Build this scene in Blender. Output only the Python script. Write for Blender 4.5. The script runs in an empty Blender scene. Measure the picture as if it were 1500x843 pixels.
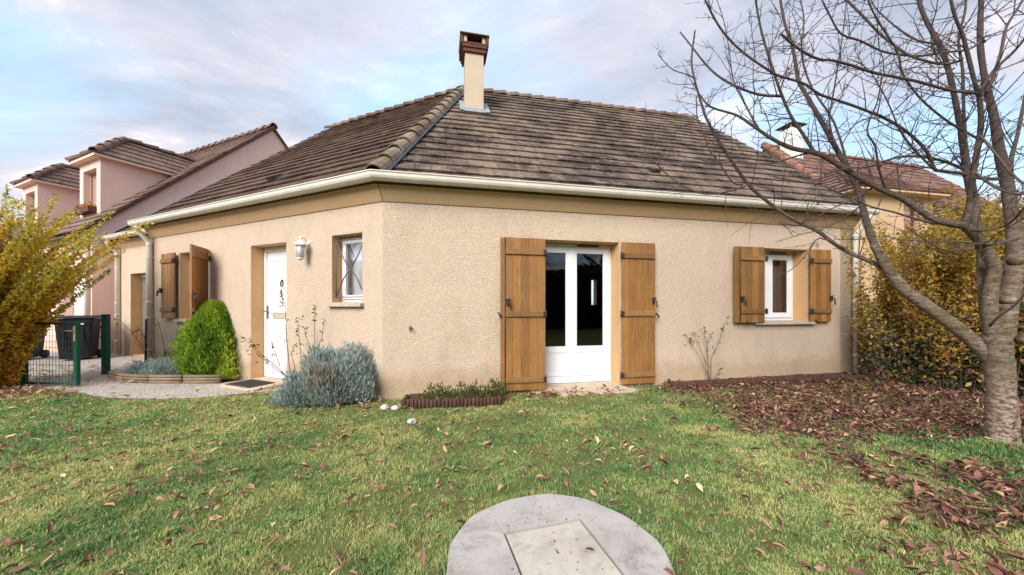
import bpy, bmesh, math, random
import numpy as np
from mathutils import Vector, Matrix
random.seed(11); RNG = np.random.default_rng(7)
SC = bpy.context.scene
COL = SC.collection
R = math.radians

# ------------------------------------------------------------------ materials
def new_mat(name):
    m = bpy.data.materials.new(name); m.use_nodes = True
    nt = m.node_tree; nt.nodes.clear()
    out = nt.nodes.new('ShaderNodeOutputMaterial')
    p = nt.nodes.new('ShaderNodeBsdfPrincipled')
    nt.links.new(p.outputs[0], out.inputs[0])
    return m, nt, p, out
def N(nt, kind, **kw):
    n = nt.nodes.new(kind)
    for k, v in kw.items():
        if k in n.inputs.keys() if hasattr(n.inputs, 'keys') else False: n.inputs[k].default_value = v
        else: setattr(n, k, v)
    return n
def ramp(nt, fac, stops, interp='LINEAR'):
    r = nt.nodes.new('ShaderNodeValToRGB'); cr = r.color_ramp; cr.interpolation = interp
    while len(cr.elements) < len(stops): cr.elements.new(0.5)
    for e, (p, c) in zip(cr.elements, stops):
        e.position = p; e.color = (c[0], c[1], c[2], 1)
    nt.links.new(fac, r.inputs[0]); return r.outputs[0]
def tex(nt, scale, detail=4, rough=.55, dist=0, stretch=None, obj=True):
    tc = nt.nodes.new('ShaderNodeTexCoord'); src = tc.outputs['Object']
    if stretch:
        mp = nt.nodes.new('ShaderNodeMapping'); mp.inputs['Scale'].default_value = stretch
        nt.links.new(src, mp.inputs[0]); src = mp.outputs[0]
    n = nt.nodes.new('ShaderNodeTexNoise'); n.inputs['Scale'].default_value = scale
    n.inputs['Detail'].default_value = detail; n.inputs['Roughness'].default_value = rough
    n.inputs['Distortion'].default_value = dist
    nt.links.new(src, n.inputs['Vector']); return n.outputs['Fac']
def mixc(nt, fac, a, b, mode='MIX'):
    m = nt.nodes.new('ShaderNodeMix'); m.data_type = 'RGBA'; m.blend_type = mode
    for i, v in ((0, fac), (6, a), (7, b)):
        if hasattr(v, 'is_linked') or hasattr(v, 'links'): nt.links.new(v, m.inputs[i])
        elif i == 0: m.inputs[0].default_value = v
        else: m.inputs[i].default_value = (v[0], v[1], v[2], 1)
    return m.outputs[2]
def bump(nt, p, h, strength, dist):
    b = nt.nodes.new('ShaderNodeBump'); b.inputs['Strength'].default_value = strength
    b.inputs['Distance'].default_value = dist
    nt.links.new(h, b.inputs['Height']); nt.links.new(b.outputs[0], p.inputs['Normal']); return b
def attr(nt, name):
    a = nt.nodes.new('ShaderNodeAttribute'); a.attribute_name = name; return a.outputs['Fac']
def simple(name, c1, c2=None, scale=6, rough=.6, bs=0, bd=.004, bscale=None, stretch=None, metal=0, spec=.4):
    m, nt, p, o = new_mat(name)
    c2 = c2 or tuple(x*.8 for x in c1)
    f = tex(nt, scale, 5, .6, stretch=stretch)
    c = ramp(nt, f, [(.3, c1), (.7, c2)]); nt.links.new(c, p.inputs['Base Color'])
    p.inputs['Roughness'].default_value = rough; p.inputs['Metallic'].default_value = metal
    p.inputs['Specular IOR Level'].default_value = spec
    if bs: bump(nt, p, tex(nt, bscale or scale*4, 4, stretch=stretch), bs, bd)
    return m
def stucco(name, c1, c2, c3, amp=1.0, dist=.011):
    m, nt, p, o = new_mat(name)
    big = tex(nt, .9, 5, .6)
    base = ramp(nt, big, [(.35, c1), (.65, c2)])
    fine = tex(nt, 85, 3, .6, dist=.6)
    fr = ramp(nt, fine, [(.30, (0, 0, 0)), (.62, (1, 1, 1))])
    c = mixc(nt, fr, c3, base)
    stain = tex(nt, 2.2, 6, .7, stretch=(1, 1, .45))
    sr = ramp(nt, stain, [(.5, (1, 1, 1)), (.8, (.88, .85, .82))])
    c = mixc(nt, 1.0, c, sr, 'MULTIPLY')
    # dirt band rising from the ground, ragged
    g = nt.nodes.new('ShaderNodeNewGeometry'); sx = nt.nodes.new('ShaderNodeSeparateXYZ')
    nt.links.new(g.outputs['Position'], sx.inputs[0])
    ad = nt.nodes.new('ShaderNodeMath'); ad.operation = 'MULTIPLY_ADD'; nt.links.new(tex(nt, 5, 5), ad.inputs[0]); ad.inputs[1].default_value = -.45
    nt.links.new(sx.outputs['Z'], ad.inputs[2])
    dr = ramp(nt, ad.outputs[0], [(0, (.84, .79, .70)), (.2, (1, 1, 1))])
    c = mixc(nt, 1.0, c, dr, 'MULTIPLY')
    nt.links.new(c, p.inputs['Base Color'])
    p.inputs['Roughness'].default_value = .95; p.inputs['Specular IOR Level'].default_value = .15
    v = nt.nodes.new('ShaderNodeTexVoronoi'); v.inputs['Scale'].default_value = 80; v.feature = 'SMOOTH_F1'
    tc = nt.nodes.new('ShaderNodeTexCoord'); nt.links.new(tc.outputs['Object'], v.inputs['Vector'])
    mt = nt.nodes.new('ShaderNodeMath'); mt.operation = 'SUBTRACT'
    nt.links.new(fr, mt.inputs[0]); nt.links.new(v.outputs['Distance'], mt.inputs[1])
    bump(nt, p, mt.outputs[0], amp, dist)
    return m
def wood(name, c1, c2, c3, scale=5, stretch=(9, 9, .6), rough=.55):
    m, nt, p, o = new_mat(name)
    f = tex(nt, scale, 7, .65, 1.2, stretch=stretch)
    c = ramp(nt, f, [(.25, c1), (.5, c2), (.75, c3)])
    f2 = tex(nt, 1.6, 4)
    c = mixc(nt, 1.0, c, ramp(nt, f2, [(.35, (.86, .84, .80)), (.65, (1.06, 1.05, 1.0))]), 'MULTIPLY')
    r = attr(nt, 'rnd'); c = mixc(nt, 1.0, c, ramp(nt, r, [(0, (.70, .68, .64)), (1, (1.16, 1.13, 1.10))]), 'MULTIPLY')
    nt.links.new(c, p.inputs['Base Color']); p.inputs['Roughness'].default_value = rough
    bump(nt, p, f, .35, .003); return m
def leafmat(name, stops, rough=.6, trans=.3, patch=None):
    m, nt, p, o = new_mat(name)
    c = ramp(nt, attr(nt, 'hue'), stops)
    nt.links.new(c, p.inputs['Base Color']); p.inputs['Roughness'].default_value = rough
    p.inputs['Specular IOR Level'].default_value = .25
    if trans:
        t = nt.nodes.new('ShaderNodeBsdfTranslucent'); nt.links.new(c, t.inputs[0])
        mx = nt.nodes.new('ShaderNodeMixShader'); mx.inputs[0].default_value = trans
        nt.links.new(p.outputs[0], mx.inputs[1]); nt.links.new(t.outputs[0], mx.inputs[2]); nt.links.new(mx.outputs[0], o.inputs[0])
    return m
def tilemat(name, cols, stain, lichen):
    m, nt, p, o = new_mat(name)
    c = ramp(nt, attr(nt, 'rnd'), [(0, cols[0]), (.5, cols[1]), (1, cols[2])])
    c = mixc(nt, .5, c, ramp(nt, tex(nt, 14, 6, .7), [(.3, cols[0]), (.7, cols[2])]))
    b = ramp(nt, tex(nt, 1.1, 6, .62, .4), [(.43, (1, 1, 1)), (.58, stain)]); c = mixc(nt, 1, c, b, 'MULTIPLY')
    l = ramp(nt, tex(nt, 3.5, 8, .75), [(.52, (0, 0, 0)), (.72, (1, 1, 1))]); c = mixc(nt, l, c, lichen)
    nt.links.new(c, p.inputs['Base Color']); p.inputs['Roughness'].default_value = .85; p.inputs['Specular IOR Level'].default_value = .25
    bump(nt, p, tex(nt, 60, 5, .7), .4, .004); return m
def glass(name, tint=(1, 1, 1), amt=1.7):
    m, nt, p, o = new_mat(name); nt.nodes.remove(p)
    fr = nt.nodes.new('ShaderNodeFresnel'); fr.inputs[0].default_value = 1.5
    mul = nt.nodes.new('ShaderNodeMath'); mul.operation = 'MULTIPLY_ADD'; mul.inputs[1].default_value = amt; mul.inputs[2].default_value = .02; mul.use_clamp = True
    nt.links.new(fr.outputs[0], mul.inputs[0])
    t = nt.nodes.new('ShaderNodeBsdfTransparent'); t.inputs[0].default_value = (*tint, 1)
    g = nt.nodes.new('ShaderNodeBsdfGlossy'); g.inputs['Roughness'].default_value = .01
    mx = nt.nodes.new('ShaderNodeMixShader'); nt.links.new(mul.outputs[0], mx.inputs[0])
    nt.links.new(t.outputs[0], mx.inputs[1]); nt.links.new(g.outputs[0], mx.inputs[2]); nt.links.new(mx.outputs[0], o.inputs[0]); return m

MT = {}
MT['stucco'] = stucco('stucco_peach', (.86, .69, .54), (.89, .71, .55), (.68, .525, .40))
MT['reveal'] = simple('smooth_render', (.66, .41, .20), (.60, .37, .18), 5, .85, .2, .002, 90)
MT['fascia'] = simple('eave_board', (.60, .40, .235), (.56, .37, .215), 2.5, .6, .1, .002, 40)
MT['pink'] = stucco('stucco_pink', (.86, .60, .53), (.82, .57, .50), (.74, .51, .44), .5, .006)
MT['beige'] = stucco('stucco_beige', (.60, .42, .25), (.55, .38, .23), (.48, .33, .2), .5, .006)
MT['gutter'] = simple('cream_gutter', (.69, .65, .57), (.60, .56, .49), 5, .35)
MT['pvc'] = simple('white_pvc', (.80, .81, .83), (.76, .77, .80), 8, .3)
MT['wood'] = wood('honey_wood', (.19, .085, .024), (.31, .15, .044), (.39, .21, .078))
MT['batten'] = wood('batten_wood', (.17, .082, .027), (.26, .135, .05), (.33, .19, .085), 5, (1, 1, 9))
MT['iron'] = simple('dark_iron', (.03, .026, .025), (.05, .035, .03), 30, .5, .2, .001)
MT['greyiron'] = simple('grille_iron', (.11, .10, .11), (.16, .13, .12), 30, .45)
MT['sill'] = simple('stone_sill', (.52, .46, .37), (.38, .34, .28), 18, .85, .4, .003, 60)
MT['stone'] = simple('step_stone', (.58, .47, .35), (.46, .36, .26), 9, .9, .4, .004, 50)
MT['glass'] = glass('window_glass'); MT['glass2'] = glass('low_reflection_glass', amt=.45)
MT['tileR'] = tilemat('roof_tiles_south', ((.092, .062, .045), (.16, .116, .085), (.245, .183, .135)), (.36, .33, .36), (.28, .225, .17))
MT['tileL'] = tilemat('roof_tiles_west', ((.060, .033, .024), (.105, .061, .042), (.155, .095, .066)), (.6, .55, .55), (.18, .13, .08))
MT['tileH'] = tilemat('hip_tiles', ((.17, .125, .09), (.24, .19, .14), (.31, .25, .19)), (.62, .58, .52), (.36, .34, .27))
MT['tileRidge'] = tilemat('ridge_tiles', ((.12, .08, .062), (.17, .118, .09), (.22, .16, .125)), (.6, .55, .52), (.30, .25, .2))
MT['tileP'] = tilemat('neighbour_tiles', ((.13, .075, .058), (.20, .125, .10), (.26, .18, .145)), (.75, .7, .68), (.26, .21, .18))
MT['tileT'] = tilemat('terracotta_tiles', ((.12, .058, .045), (.18, .092, .072), (.24, .135, .105)), (.7, .66, .64), (.30, .22, .18))
MT['rake'] = tilemat('rake_tiles', ((.17, .075, .05), (.26, .12, .08), (.34, .18, .13)), (.7, .66, .64), (.5, .42, .3))
MT['lead'] = simple('lead_flashing', (.30, .34, .38), (.20, .23, .27), 10, .5, .2)
MT['chim'] = simple('chimney_render', (.52, .43, .31), (.46, .38, .27), 3, .9, .3, .004, 50)
MT['brick'] = simple('brown_brick', (.14, .05, .03), (.07, .03, .02), 14, .85, .5, .005, 30)
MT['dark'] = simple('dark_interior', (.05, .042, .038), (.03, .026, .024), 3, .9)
MT['curtain'] = simple('brown_curtain', (.42, .27, .21), (.32, .20, .16), 3, .9, .3, .01, 8, stretch=(8, 8, .3))
MT['green'] = simple('green_paint', (.012, .10, .065), (.010, .075, .05), 8, .4)
MT['bin'] = simple('bin_plastic', (.014, .013, .018), (.010, .009, .013), 8, .7, .1)
MT['rubber'] = simple('rubber', (.02, .02, .02), None, 8, .8)
MT['label'] = simple('bin_sticker', (.75, .75, .75), None, 8, .5)
MT['brass'] = simple('lock_plate', (.55, .45, .25), (.45, .35, .18), 20, .45)
MT['whitemetal'] = simple('white_metal', (.80, .80, .78), (.74, .74, .72), 20, .35)
MT['logedge'] = wood('log_edging', (.045, .020, .014), (.075, .035, .025), (.11, .055, .04), 6, (7, 7, 1), .85)
MT['plank'] = wood('edging_plank', (.13, .095, .065), (.24, .18, .12), (.34, .27, .19), 4, (1, 3, 8), .8)
MT['soil'] = simple('bed_soil', (.10, .06, .035), (.05, .03, .018), 12, .95, .8, .02, 30)
MT['mat'] = simple('door_mat', (.09, .075, .075), (.055, .047, .05), 60, .9, .6, .004, 120)
MT['whitestone'] = simple('white_stone', (.72, .70, .68), (.55, .52, .5), 12, .8, .5)
def barkmat():
    m, nt, p, o = new_mat('cherry_bark')
    f = tex(nt, 7.5, 10, .78, 1.0, stretch=(1, 1, 4.5))
    c = ramp(nt, f, [(.34, (.06, .04, .032)), (.46, (.22, .16, .125)), (.66, (.46, .40, .33))])
    f2 = tex(nt, 3.2, 6, .7)
    c = mixc(nt, ramp(nt, f2, [(.46, (0, 0, 0)), (.62, (.75, .75, .75))]), c, (.19, .17, .08))
    f4 = tex(nt, 34, 8, .8, .5, stretch=(1, 1, 2)); c = mixc(nt, 1.0, c, ramp(nt, f4, [(.36, (.45, .40, .38)), (.62, (1.25, 1.22, 1.18))]), 'MULTIPLY')
    f3 = tex(nt, 16, 5, .7); c = mixc(nt, ramp(nt, f3, [(.55, (0, 0, 0)), (.66, (.8, .8, .8))]), c, (.10, .05, .032))
    g = nt.nodes.new('ShaderNodeNewGeometry'); sx = nt.nodes.new('ShaderNodeSeparateXYZ'); nt.links.new(g.outputs['Position'], sx.inputs[0])
    ad = nt.nodes.new('ShaderNodeMath'); ad.operation = 'MULTIPLY_ADD'; nt.links.new(f2, ad.inputs[0]); ad.inputs[1].default_value = .9; nt.links.new(sx.outputs['Z'], ad.inputs[2])
    up = ramp(nt, ad.outputs[0], [(0, (0, 0, 0)), (1, (1, 1, 1))]); mr = nt.nodes.new('ShaderNodeMapRange'); nt.links.new(ad.outputs[0], mr.inputs[0]); mr.inputs[1].default_value = 1.9; mr.inputs[2].default_value = 3.0
    c = mixc(nt, mr.outputs[0], c, ramp(nt, f, [(.3, (.045, .03, .028)), (.7, (.15, .115, .10))]))      # young bark is darker
    mr2 = nt.nodes.new('ShaderNodeMapRange'); nt.links.new(ad.outputs[0], mr2.inputs[0]); mr2.inputs[1].default_value = 1.25; mr2.inputs[2].default_value = .55
    fl = ramp(nt, tex(nt, 22, 6, .75, .8, stretch=(1, 1, 1.8)), [(.42, (.10, .04, .03)), (.5, (.34, .24, .18)), (.60, (.54, .48, .40))]); c = mixc(nt, mr2.outputs[0], c, fl)   # flaking old bark at the foot
    nt.links.new(c, p.inputs['Base Color']); p.inputs['Roughness'].default_value = .9
    p.inputs['Specular IOR Level'].default_value = .2
    bump(nt, p, f4, 1.0, .02); return m
MT['bark'] = barkmat()
MT['twig'] = simple('twig_bark', (.060, .036, .036), (.10, .068, .060), 9, .8)
MT['stem'] = simple('shrub_stem', (.13, .085, .05), (.09, .055, .035), 9, .85)
MT['redstem'] = simple('rose_stem', (.17, .07, .045), (.10, .08, .04), 12, .75)
def concrete(name, c1, c2, c3):
    m, nt, p, o = new_mat(name)
    c = ramp(nt, tex(nt, 3, 7, .65, .4), [(.3, c2), (.5, c1), (.75, c3)])
    sp = tex(nt, 70, 3, .6); c = mixc(nt, ramp(nt, sp, [(.62, (0, 0, 0)), (.7, (.55, .55, .55))]), c, (.62, .58, .5))
    dk = tex(nt, 26, 5, .7); c = mixc(nt, ramp(nt, dk, [(.60, (0, 0, 0)), (.74, (.6, .6, .6))]), c, (.2, .17, .13))
    ms = tex(nt, 4.5, 8, .75, .6); c = mixc(nt, ramp(nt, ms, [(.52, (0, 0, 0)), (.68, (.75, .75, .75))]), c, tuple(v*.52 for v in c1))
    nt.links.new(c, p.inputs['Base Color']); p.inputs['Roughness'].default_value = .92; p.inputs['Specular IOR Level'].default_value = .2
    bump(nt, p, tex(nt, 45, 6, .7), .5, .006); return m
MT['concrete'] = concrete('aged_concrete', (.44, .405, .375), (.31, .285, .255), (.51, .475, .44))
MT['cover'] = concrete('cover_concrete', (.52, .475, .40), (.35, .31, .25), (.58, .535, .46))
def gravelmat():
    m, nt, p, o = new_mat('fine_gravel')
    tc = nt.nodes.new('ShaderNodeTexCoord')
    v = nt.nodes.new('ShaderNodeTexVoronoi'); v.inputs['Scale'].default_value = 55; nt.links.new(tc.outputs['Object'], v.inputs['Vector'])
    c = ramp(nt, v.outputs['Color'], [(.1, (.30, .26, .23)), (.5, (.46, .41, .365)), (.9, (.58, .53, .47))])
    c = mixc(nt, ramp(nt, tex(nt, 1.3, 6, .7), [(.5, (0, 0, 0)), (.75, (.7, .7, .7))]), c, (.33, .27, .22))
    nt.links.new(c, p.inputs['Base Color']); p.inputs['Roughness'].default_value = .95
    bump(nt, p, v.outputs['Distance'], .8, .01); return m
MT['gravel'] = gravelmat()
def lawnmat():
    m, nt, p, o = new_mat('lawn_soil')
    c = ramp(nt, tex(nt, 7, 8, .75, .5), [(.3, (.15, .115, .06)), (.48, (.16, .17, .06)), (.7, (.19, .23, .07))])
    nt.links.new(c, p.inputs['Base Color']); p.inputs['Roughness'].default_value = 1
    p.inputs['Specular IOR Level'].default_value = .05
    bump(nt, p, tex(nt, 40, 6, .8), .8, .02); return m
MT['lawn'] = lawnmat()
MT['grass'] = leafmat('grass_blades', [(0, (.14, .27, .095)), (.35, (.32, .45, .155)), (.6, (.52, .55, .20)), (.8, (.64, .60, .27)), (1, (.72, .55, .34))], .6, .4)
MT['litter'] = leafmat('dead_leaves', [(0, (.06, .028, .025)), (.3, (.17, .075, .06)), (.55, (.31, .15, .115)), (.75, (.48, .29, .18)), (.9, (.55, .36, .19)), (1, (.72, .58, .33))], .55, .12)
MT['yellow'] = leafmat('autumn_leaves', [(0, (.30, .11, .025)), (.25, (.62, .28, .03)), (.5, (.84, .58, .06)), (.75, (.72, .62, .09)), (1, (.36, .44, .09))], .6, .35)
MT['hedgeleaf'] = leafmat('hedge_autumn_leaves', [(0, (.17, .06, .035)), (.25, (.33, .15, .035)), (.5, (.46, .30, .05)), (.75, (.38, .33, .06)), (1, (.20, .26, .055))], .6, .35)
MT['darkleaf'] = leafmat('dark_hedge_leaves', [(0, (.045, .075, .035)), (.3, (.09, .13, .045)), (.5, (.20, .085, .09)), (.7, (.27, .25, .06)), (1, (.50, .30, .06))], .45, .2)
MT['thuja'] = leafmat('golden_conifer', [(0, (.055, .14, .015)), (.5, (.20, .34, .03)), (1, (.46, .54, .05))], .6, .3)
MT['lav'] = leafmat('silver_leaves', [(0, (.17, .22, .20)), (.5, (.35, .42, .39)), (.85, (.52, .58, .54)), (.88, (.36, .30, .24)), (1, (.48, .41, .33))], .75, .15)
MT['sprig'] = leafmat('small_green_leaves', [(0, (.04, .08, .025)), (.5, (.11, .16, .04)), (1, (.26, .22, .07))], .5, .25)
MT['redbud'] = simple('dry_buds', (.16, .035, .03), (.08, .05, .03), 12, .7)
MT['evergreen'] = leafmat('evergreen_leaves', [(0, (.02, .04, .015)), (1, (.07, .10, .03))], .6, .2)
MT['cream'] = simple('cream_door', (.7, .62, .45), None, 4, .6)

# ------------------------------------------------------------------ mesh helpers
def roots_loc(parent):
    l = Vector((0, 0, 0))
    while parent is not None: l += parent.location; parent = parent.parent
    return l
def tag(o, label=None, cat=None, group=None, kind=None):
    if label: o['label'] = label
    if cat: o['category'] = cat
    if group: o['group'] = group
    if kind: o['kind'] = kind
    return o
def empty(name, loc, label, cat, group=None):
    o = bpy.data.objects.new(name, None); COL.objects.link(o); o.location = loc
    o.empty_display_size = .1
    return tag(o, label, cat, group)
def link(name, me, parent, loc=None):
    o = bpy.data.objects.new(name, me); COL.objects.link(o)
    if parent is not None: o.parent = parent
    elif loc is not None: o.location = loc
    return o
class Fr:   # a wall frame: t along the wall, o outward, z up
    def __init__(s, org, d, n): s.org = Vector((*org, 0)) if len(org) == 2 else Vector(org); s.d = Vector((*d, 0)); s.n = Vector((*n, 0))
    def __call__(s, t, o, z): return s.org + s.d*t + s.n*o + Vector((0, 0, z))
WORLD = Fr((0, 0), (1, 0), (0, 1))
class MB:
    def __init__(s): s.v = []; s.f = []; s.m = []; s.r = []; s.smooth = []
    def add(s, vs, fs, m=0, r=None, sm=False):
        b = len(s.v); s.v += [tuple(v) for v in vs]
        r = random.random() if r is None else r
        for f in fs: s.f.append([i+b for i in f]); s.m.append(m); s.r.append(r); s.smooth.append(sm)
        return s
    def box(s, F, t0, t1, o0, o1, z0, z1, m=0, r=None):
        vs = [F(t, o, z) for z in (z0, z1) for o in (o0, o1) for t in (t0, t1)]
        return s.add(vs, [(0, 1, 3, 2), (4, 6, 7, 5), (0, 4, 5, 1), (2, 3, 7, 6), (0, 2, 6, 4), (1, 5, 7, 3)], m, r)
    def quad(s, a, b, c, d, m=0): return s.add([a, b, c, d], [(0, 1, 2, 3)], m)
    def prism(s, pts, off, m=0):   # polygon (3D) extruded by off
        n = len(pts); off = Vector(off); vs = [Vector(p) for p in pts] + [Vector(p)+off for p in pts]
        fs = [tuple(range(n)), tuple(range(2*n-1, n-1, -1))] + [(i, (i+1) % n, (i+1) % n+n, i+n) for i in range(n)]
        return s.add(vs, fs, m)
    def tube(s, pts, rad, k=8, m=0, cap=True, closed=False):
        pts = [Vector(p) for p in pts]; n = len(pts)
        if not hasattr(rad, '__len__'): rad = [rad]*n
        vs = []; prev = None
        for i, p in enumerate(pts):
            if closed: d = pts[(i+1) % n]-pts[i-1]
            else: d = pts[min(i+1, n-1)]-pts[max(i-1, 0)]
            d.normalize()
            if prev is None:
                u = d.cross(Vector((0, 0, 1)))
                if u.length < .05: u = d.cross(Vector((1, 0, 0)))
            else: u = prev-d*prev.dot(d)
            u.normalize(); prev = u; w = d.cross(u)
            for j in range(k):
                a = 2*math.pi*j/k; vs.append(p+(u*math.cos(a)+w*math.sin(a))*rad[i])
        fs = []
        for i in range(n if closed else n-1):
            for j in range(k):
                a = i*k+j; b = i*k+(j+1) % k; i2 = (i+1) % n
                fs.append((a, b, i2*k+(j+1) % k, i2*k+j))
        if cap and not closed: fs += [tuple(range(k-1, -1, -1)), tuple(range((n-1)*k, n*k))]
        return s.add(vs, fs, m, sm=True)
    def lathe(s, c, prof, k=20, m=0, ax=None):
        c = Vector(c); vs = []; 
        for r_, z in prof:
            for j in range(k):
                a = 2*math.pi*j/k; vs.append(c+Vector((r_*math.cos(a), r_*math.sin(a), z)))
        n = len(prof); fs = [(i*k+j, i*k+(j+1) % k, (i+1)*k+(j+1) % k, (i+1)*k+j) for i in range(n-1) for j in range(k)]
        fs += [tuple(range(k-1, -1, -1)), tuple(range((n-1)*k, n*k))]
        return s.add(vs, fs, m, sm=True)
    def sweep(s, prof, stations, m=0):  # stations: functions (o,z)->Vector ; closed profile
        k = len(prof); vs = [st(o, z) for st in stations for (o, z) in prof]; n = len(stations)
        fs = [(i*k+j, i*k+(j+1) % k, (i+1)*k+(j+1) % k, (i+1)*k+j) for i in range(n-1) for j in range(k)]
        fs += [tuple(range(k-1, -1, -1)), tuple(range((n-1)*k, n*k))]
        return s.add(vs, fs, m)
    def build(s, name, mats, parent=None, base=None, bevel=0, fix=True, smooth=False):
        if not isinstance(mats, (list, tuple)): mats = [mats]
        off = roots_loc(parent) if parent is not None else Vector(base or (0, 0, 0))
        me = bpy.data.meshes.new(name); me.from_pydata([tuple(Vector(v)-off) for v in s.v], [], s.f)
        for mm in mats: me.materials.append(mm)
        me.polygons.foreach_set('material_index', s.m)
        me.polygons.foreach_set('use_smooth', [bool(x or smooth) for x in s.smooth])
        a = me.attributes.new('rnd', 'FLOAT', 'FACE'); a.data.foreach_set('value', s.r)
        if fix:
            bm = bmesh.new(); bm.from_mesh(me); bmesh.ops.recalc_face_normals(bm, faces=bm.faces); bm.to_mesh(me); bm.free()
        me.update()
        o = link(name, me, parent, off if parent is None else None)
        if bevel:
            b = o.modifiers.new('bevel', 'BEVEL'); b.width = bevel; b.segments = 2; b.limit_method = 'ANGLE'
        return o
def np_mesh(name, V, loops, starts, mat, parent=None, base=(0, 0, 0), hue=None, smooth=False):
    off = roots_loc(parent) if parent is not None else Vector(base)
    me = bpy.data.meshes.new(name)
    V = (V-np.array(off)).astype(np.float32)
    me.vertices.add(len(V)); me.vertices.foreach_set('co', V.ravel())
    me.loops.add(len(loops)); me.loops.foreach_set('vertex_index', loops.astype(np.int32))
    me.polygons.add(len(starts)); me.polygons.foreach_set('loop_start', starts.astype(np.int32))
    if smooth: me.polygons.foreach_set('use_smooth', np.ones(len(starts), bool))
    me.materials.append(mat)
    if hue is not None:
        a = me.attributes.new('hue', 'FLOAT', 'FACE'); a.data.foreach_set('value', np.clip(hue, 0, 1).astype(np.float32))
    me.update(calc_edges=True); me.validate()
    return link(name, me, parent, off if parent is None else None)
def unit(v): return v/np.maximum(np.linalg.norm(v, axis=1, keepdims=True), 1e-9)
def leaf_mesh(name, C, A, Nn, L, W, hue, mat, parent=None, base=(0, 0, 0), fold=.25):
    """diamond leaves: base C, axis A, normal Nn, lengths L, widths W"""
    A = unit(A); S = unit(np.cross(A, Nn)); Nn = np.cross(S, A); n = len(C)
    L = L[:, None]; W = W[:, None]
    v0 = C; v1 = C+A*L*.45+S*W*.5+Nn*W*fold; v2 = C+A*L-Nn*W*fold*.5; v3 = C+A*L*.45-S*W*.5+Nn*W*fold
    V = np.stack([v0, v1, v2, v3], 1).reshape(-1, 3)
    b = np.arange(n)[:, None]*4
    loops = (b+np.array([0, 1, 2, 0, 2, 3])).ravel(); starts = np.arange(2*n)*3
    return np_mesh(name, V, loops, starts, mat, parent, base, np.repeat(hue, 2))
def tubes_np(name, P, Rr, mat, parent=None, base=(0, 0, 0), k=3):
    """P (n,m,3) polylines with radii Rr (n,m): thin tubes"""
    n, m, _ = P.shape
    D = np.gradient(P, axis=1); D /= np.maximum(np.linalg.norm(D, axis=2, keepdims=True), 1e-9)
    up = np.array([.31, .22, .92]); U = np.cross(D, up); U /= np.maximum(np.linalg.norm(U, axis=2, keepdims=True), 1e-9); W = np.cross(D, U)
    V = np.stack([P+(U*math.cos(2*math.pi*j/k)+W*math.sin(2*math.pi*j/k))*Rr[..., None] for j in range(k)], 2)
    idx = np.arange(n*m*k).reshape(n, m, k)
    q = np.stack([idx[:, :-1, :], np.roll(idx, -1, 2)[:, :-1, :], np.roll(idx, -1, 2)[:, 1:, :], idx[:, 1:, :]], -1).reshape(-1, 4)
    return np_mesh(name, V.reshape(-1, 3), q.ravel(), np.arange(len(q))*4, mat, parent, base, smooth=True)

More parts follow.
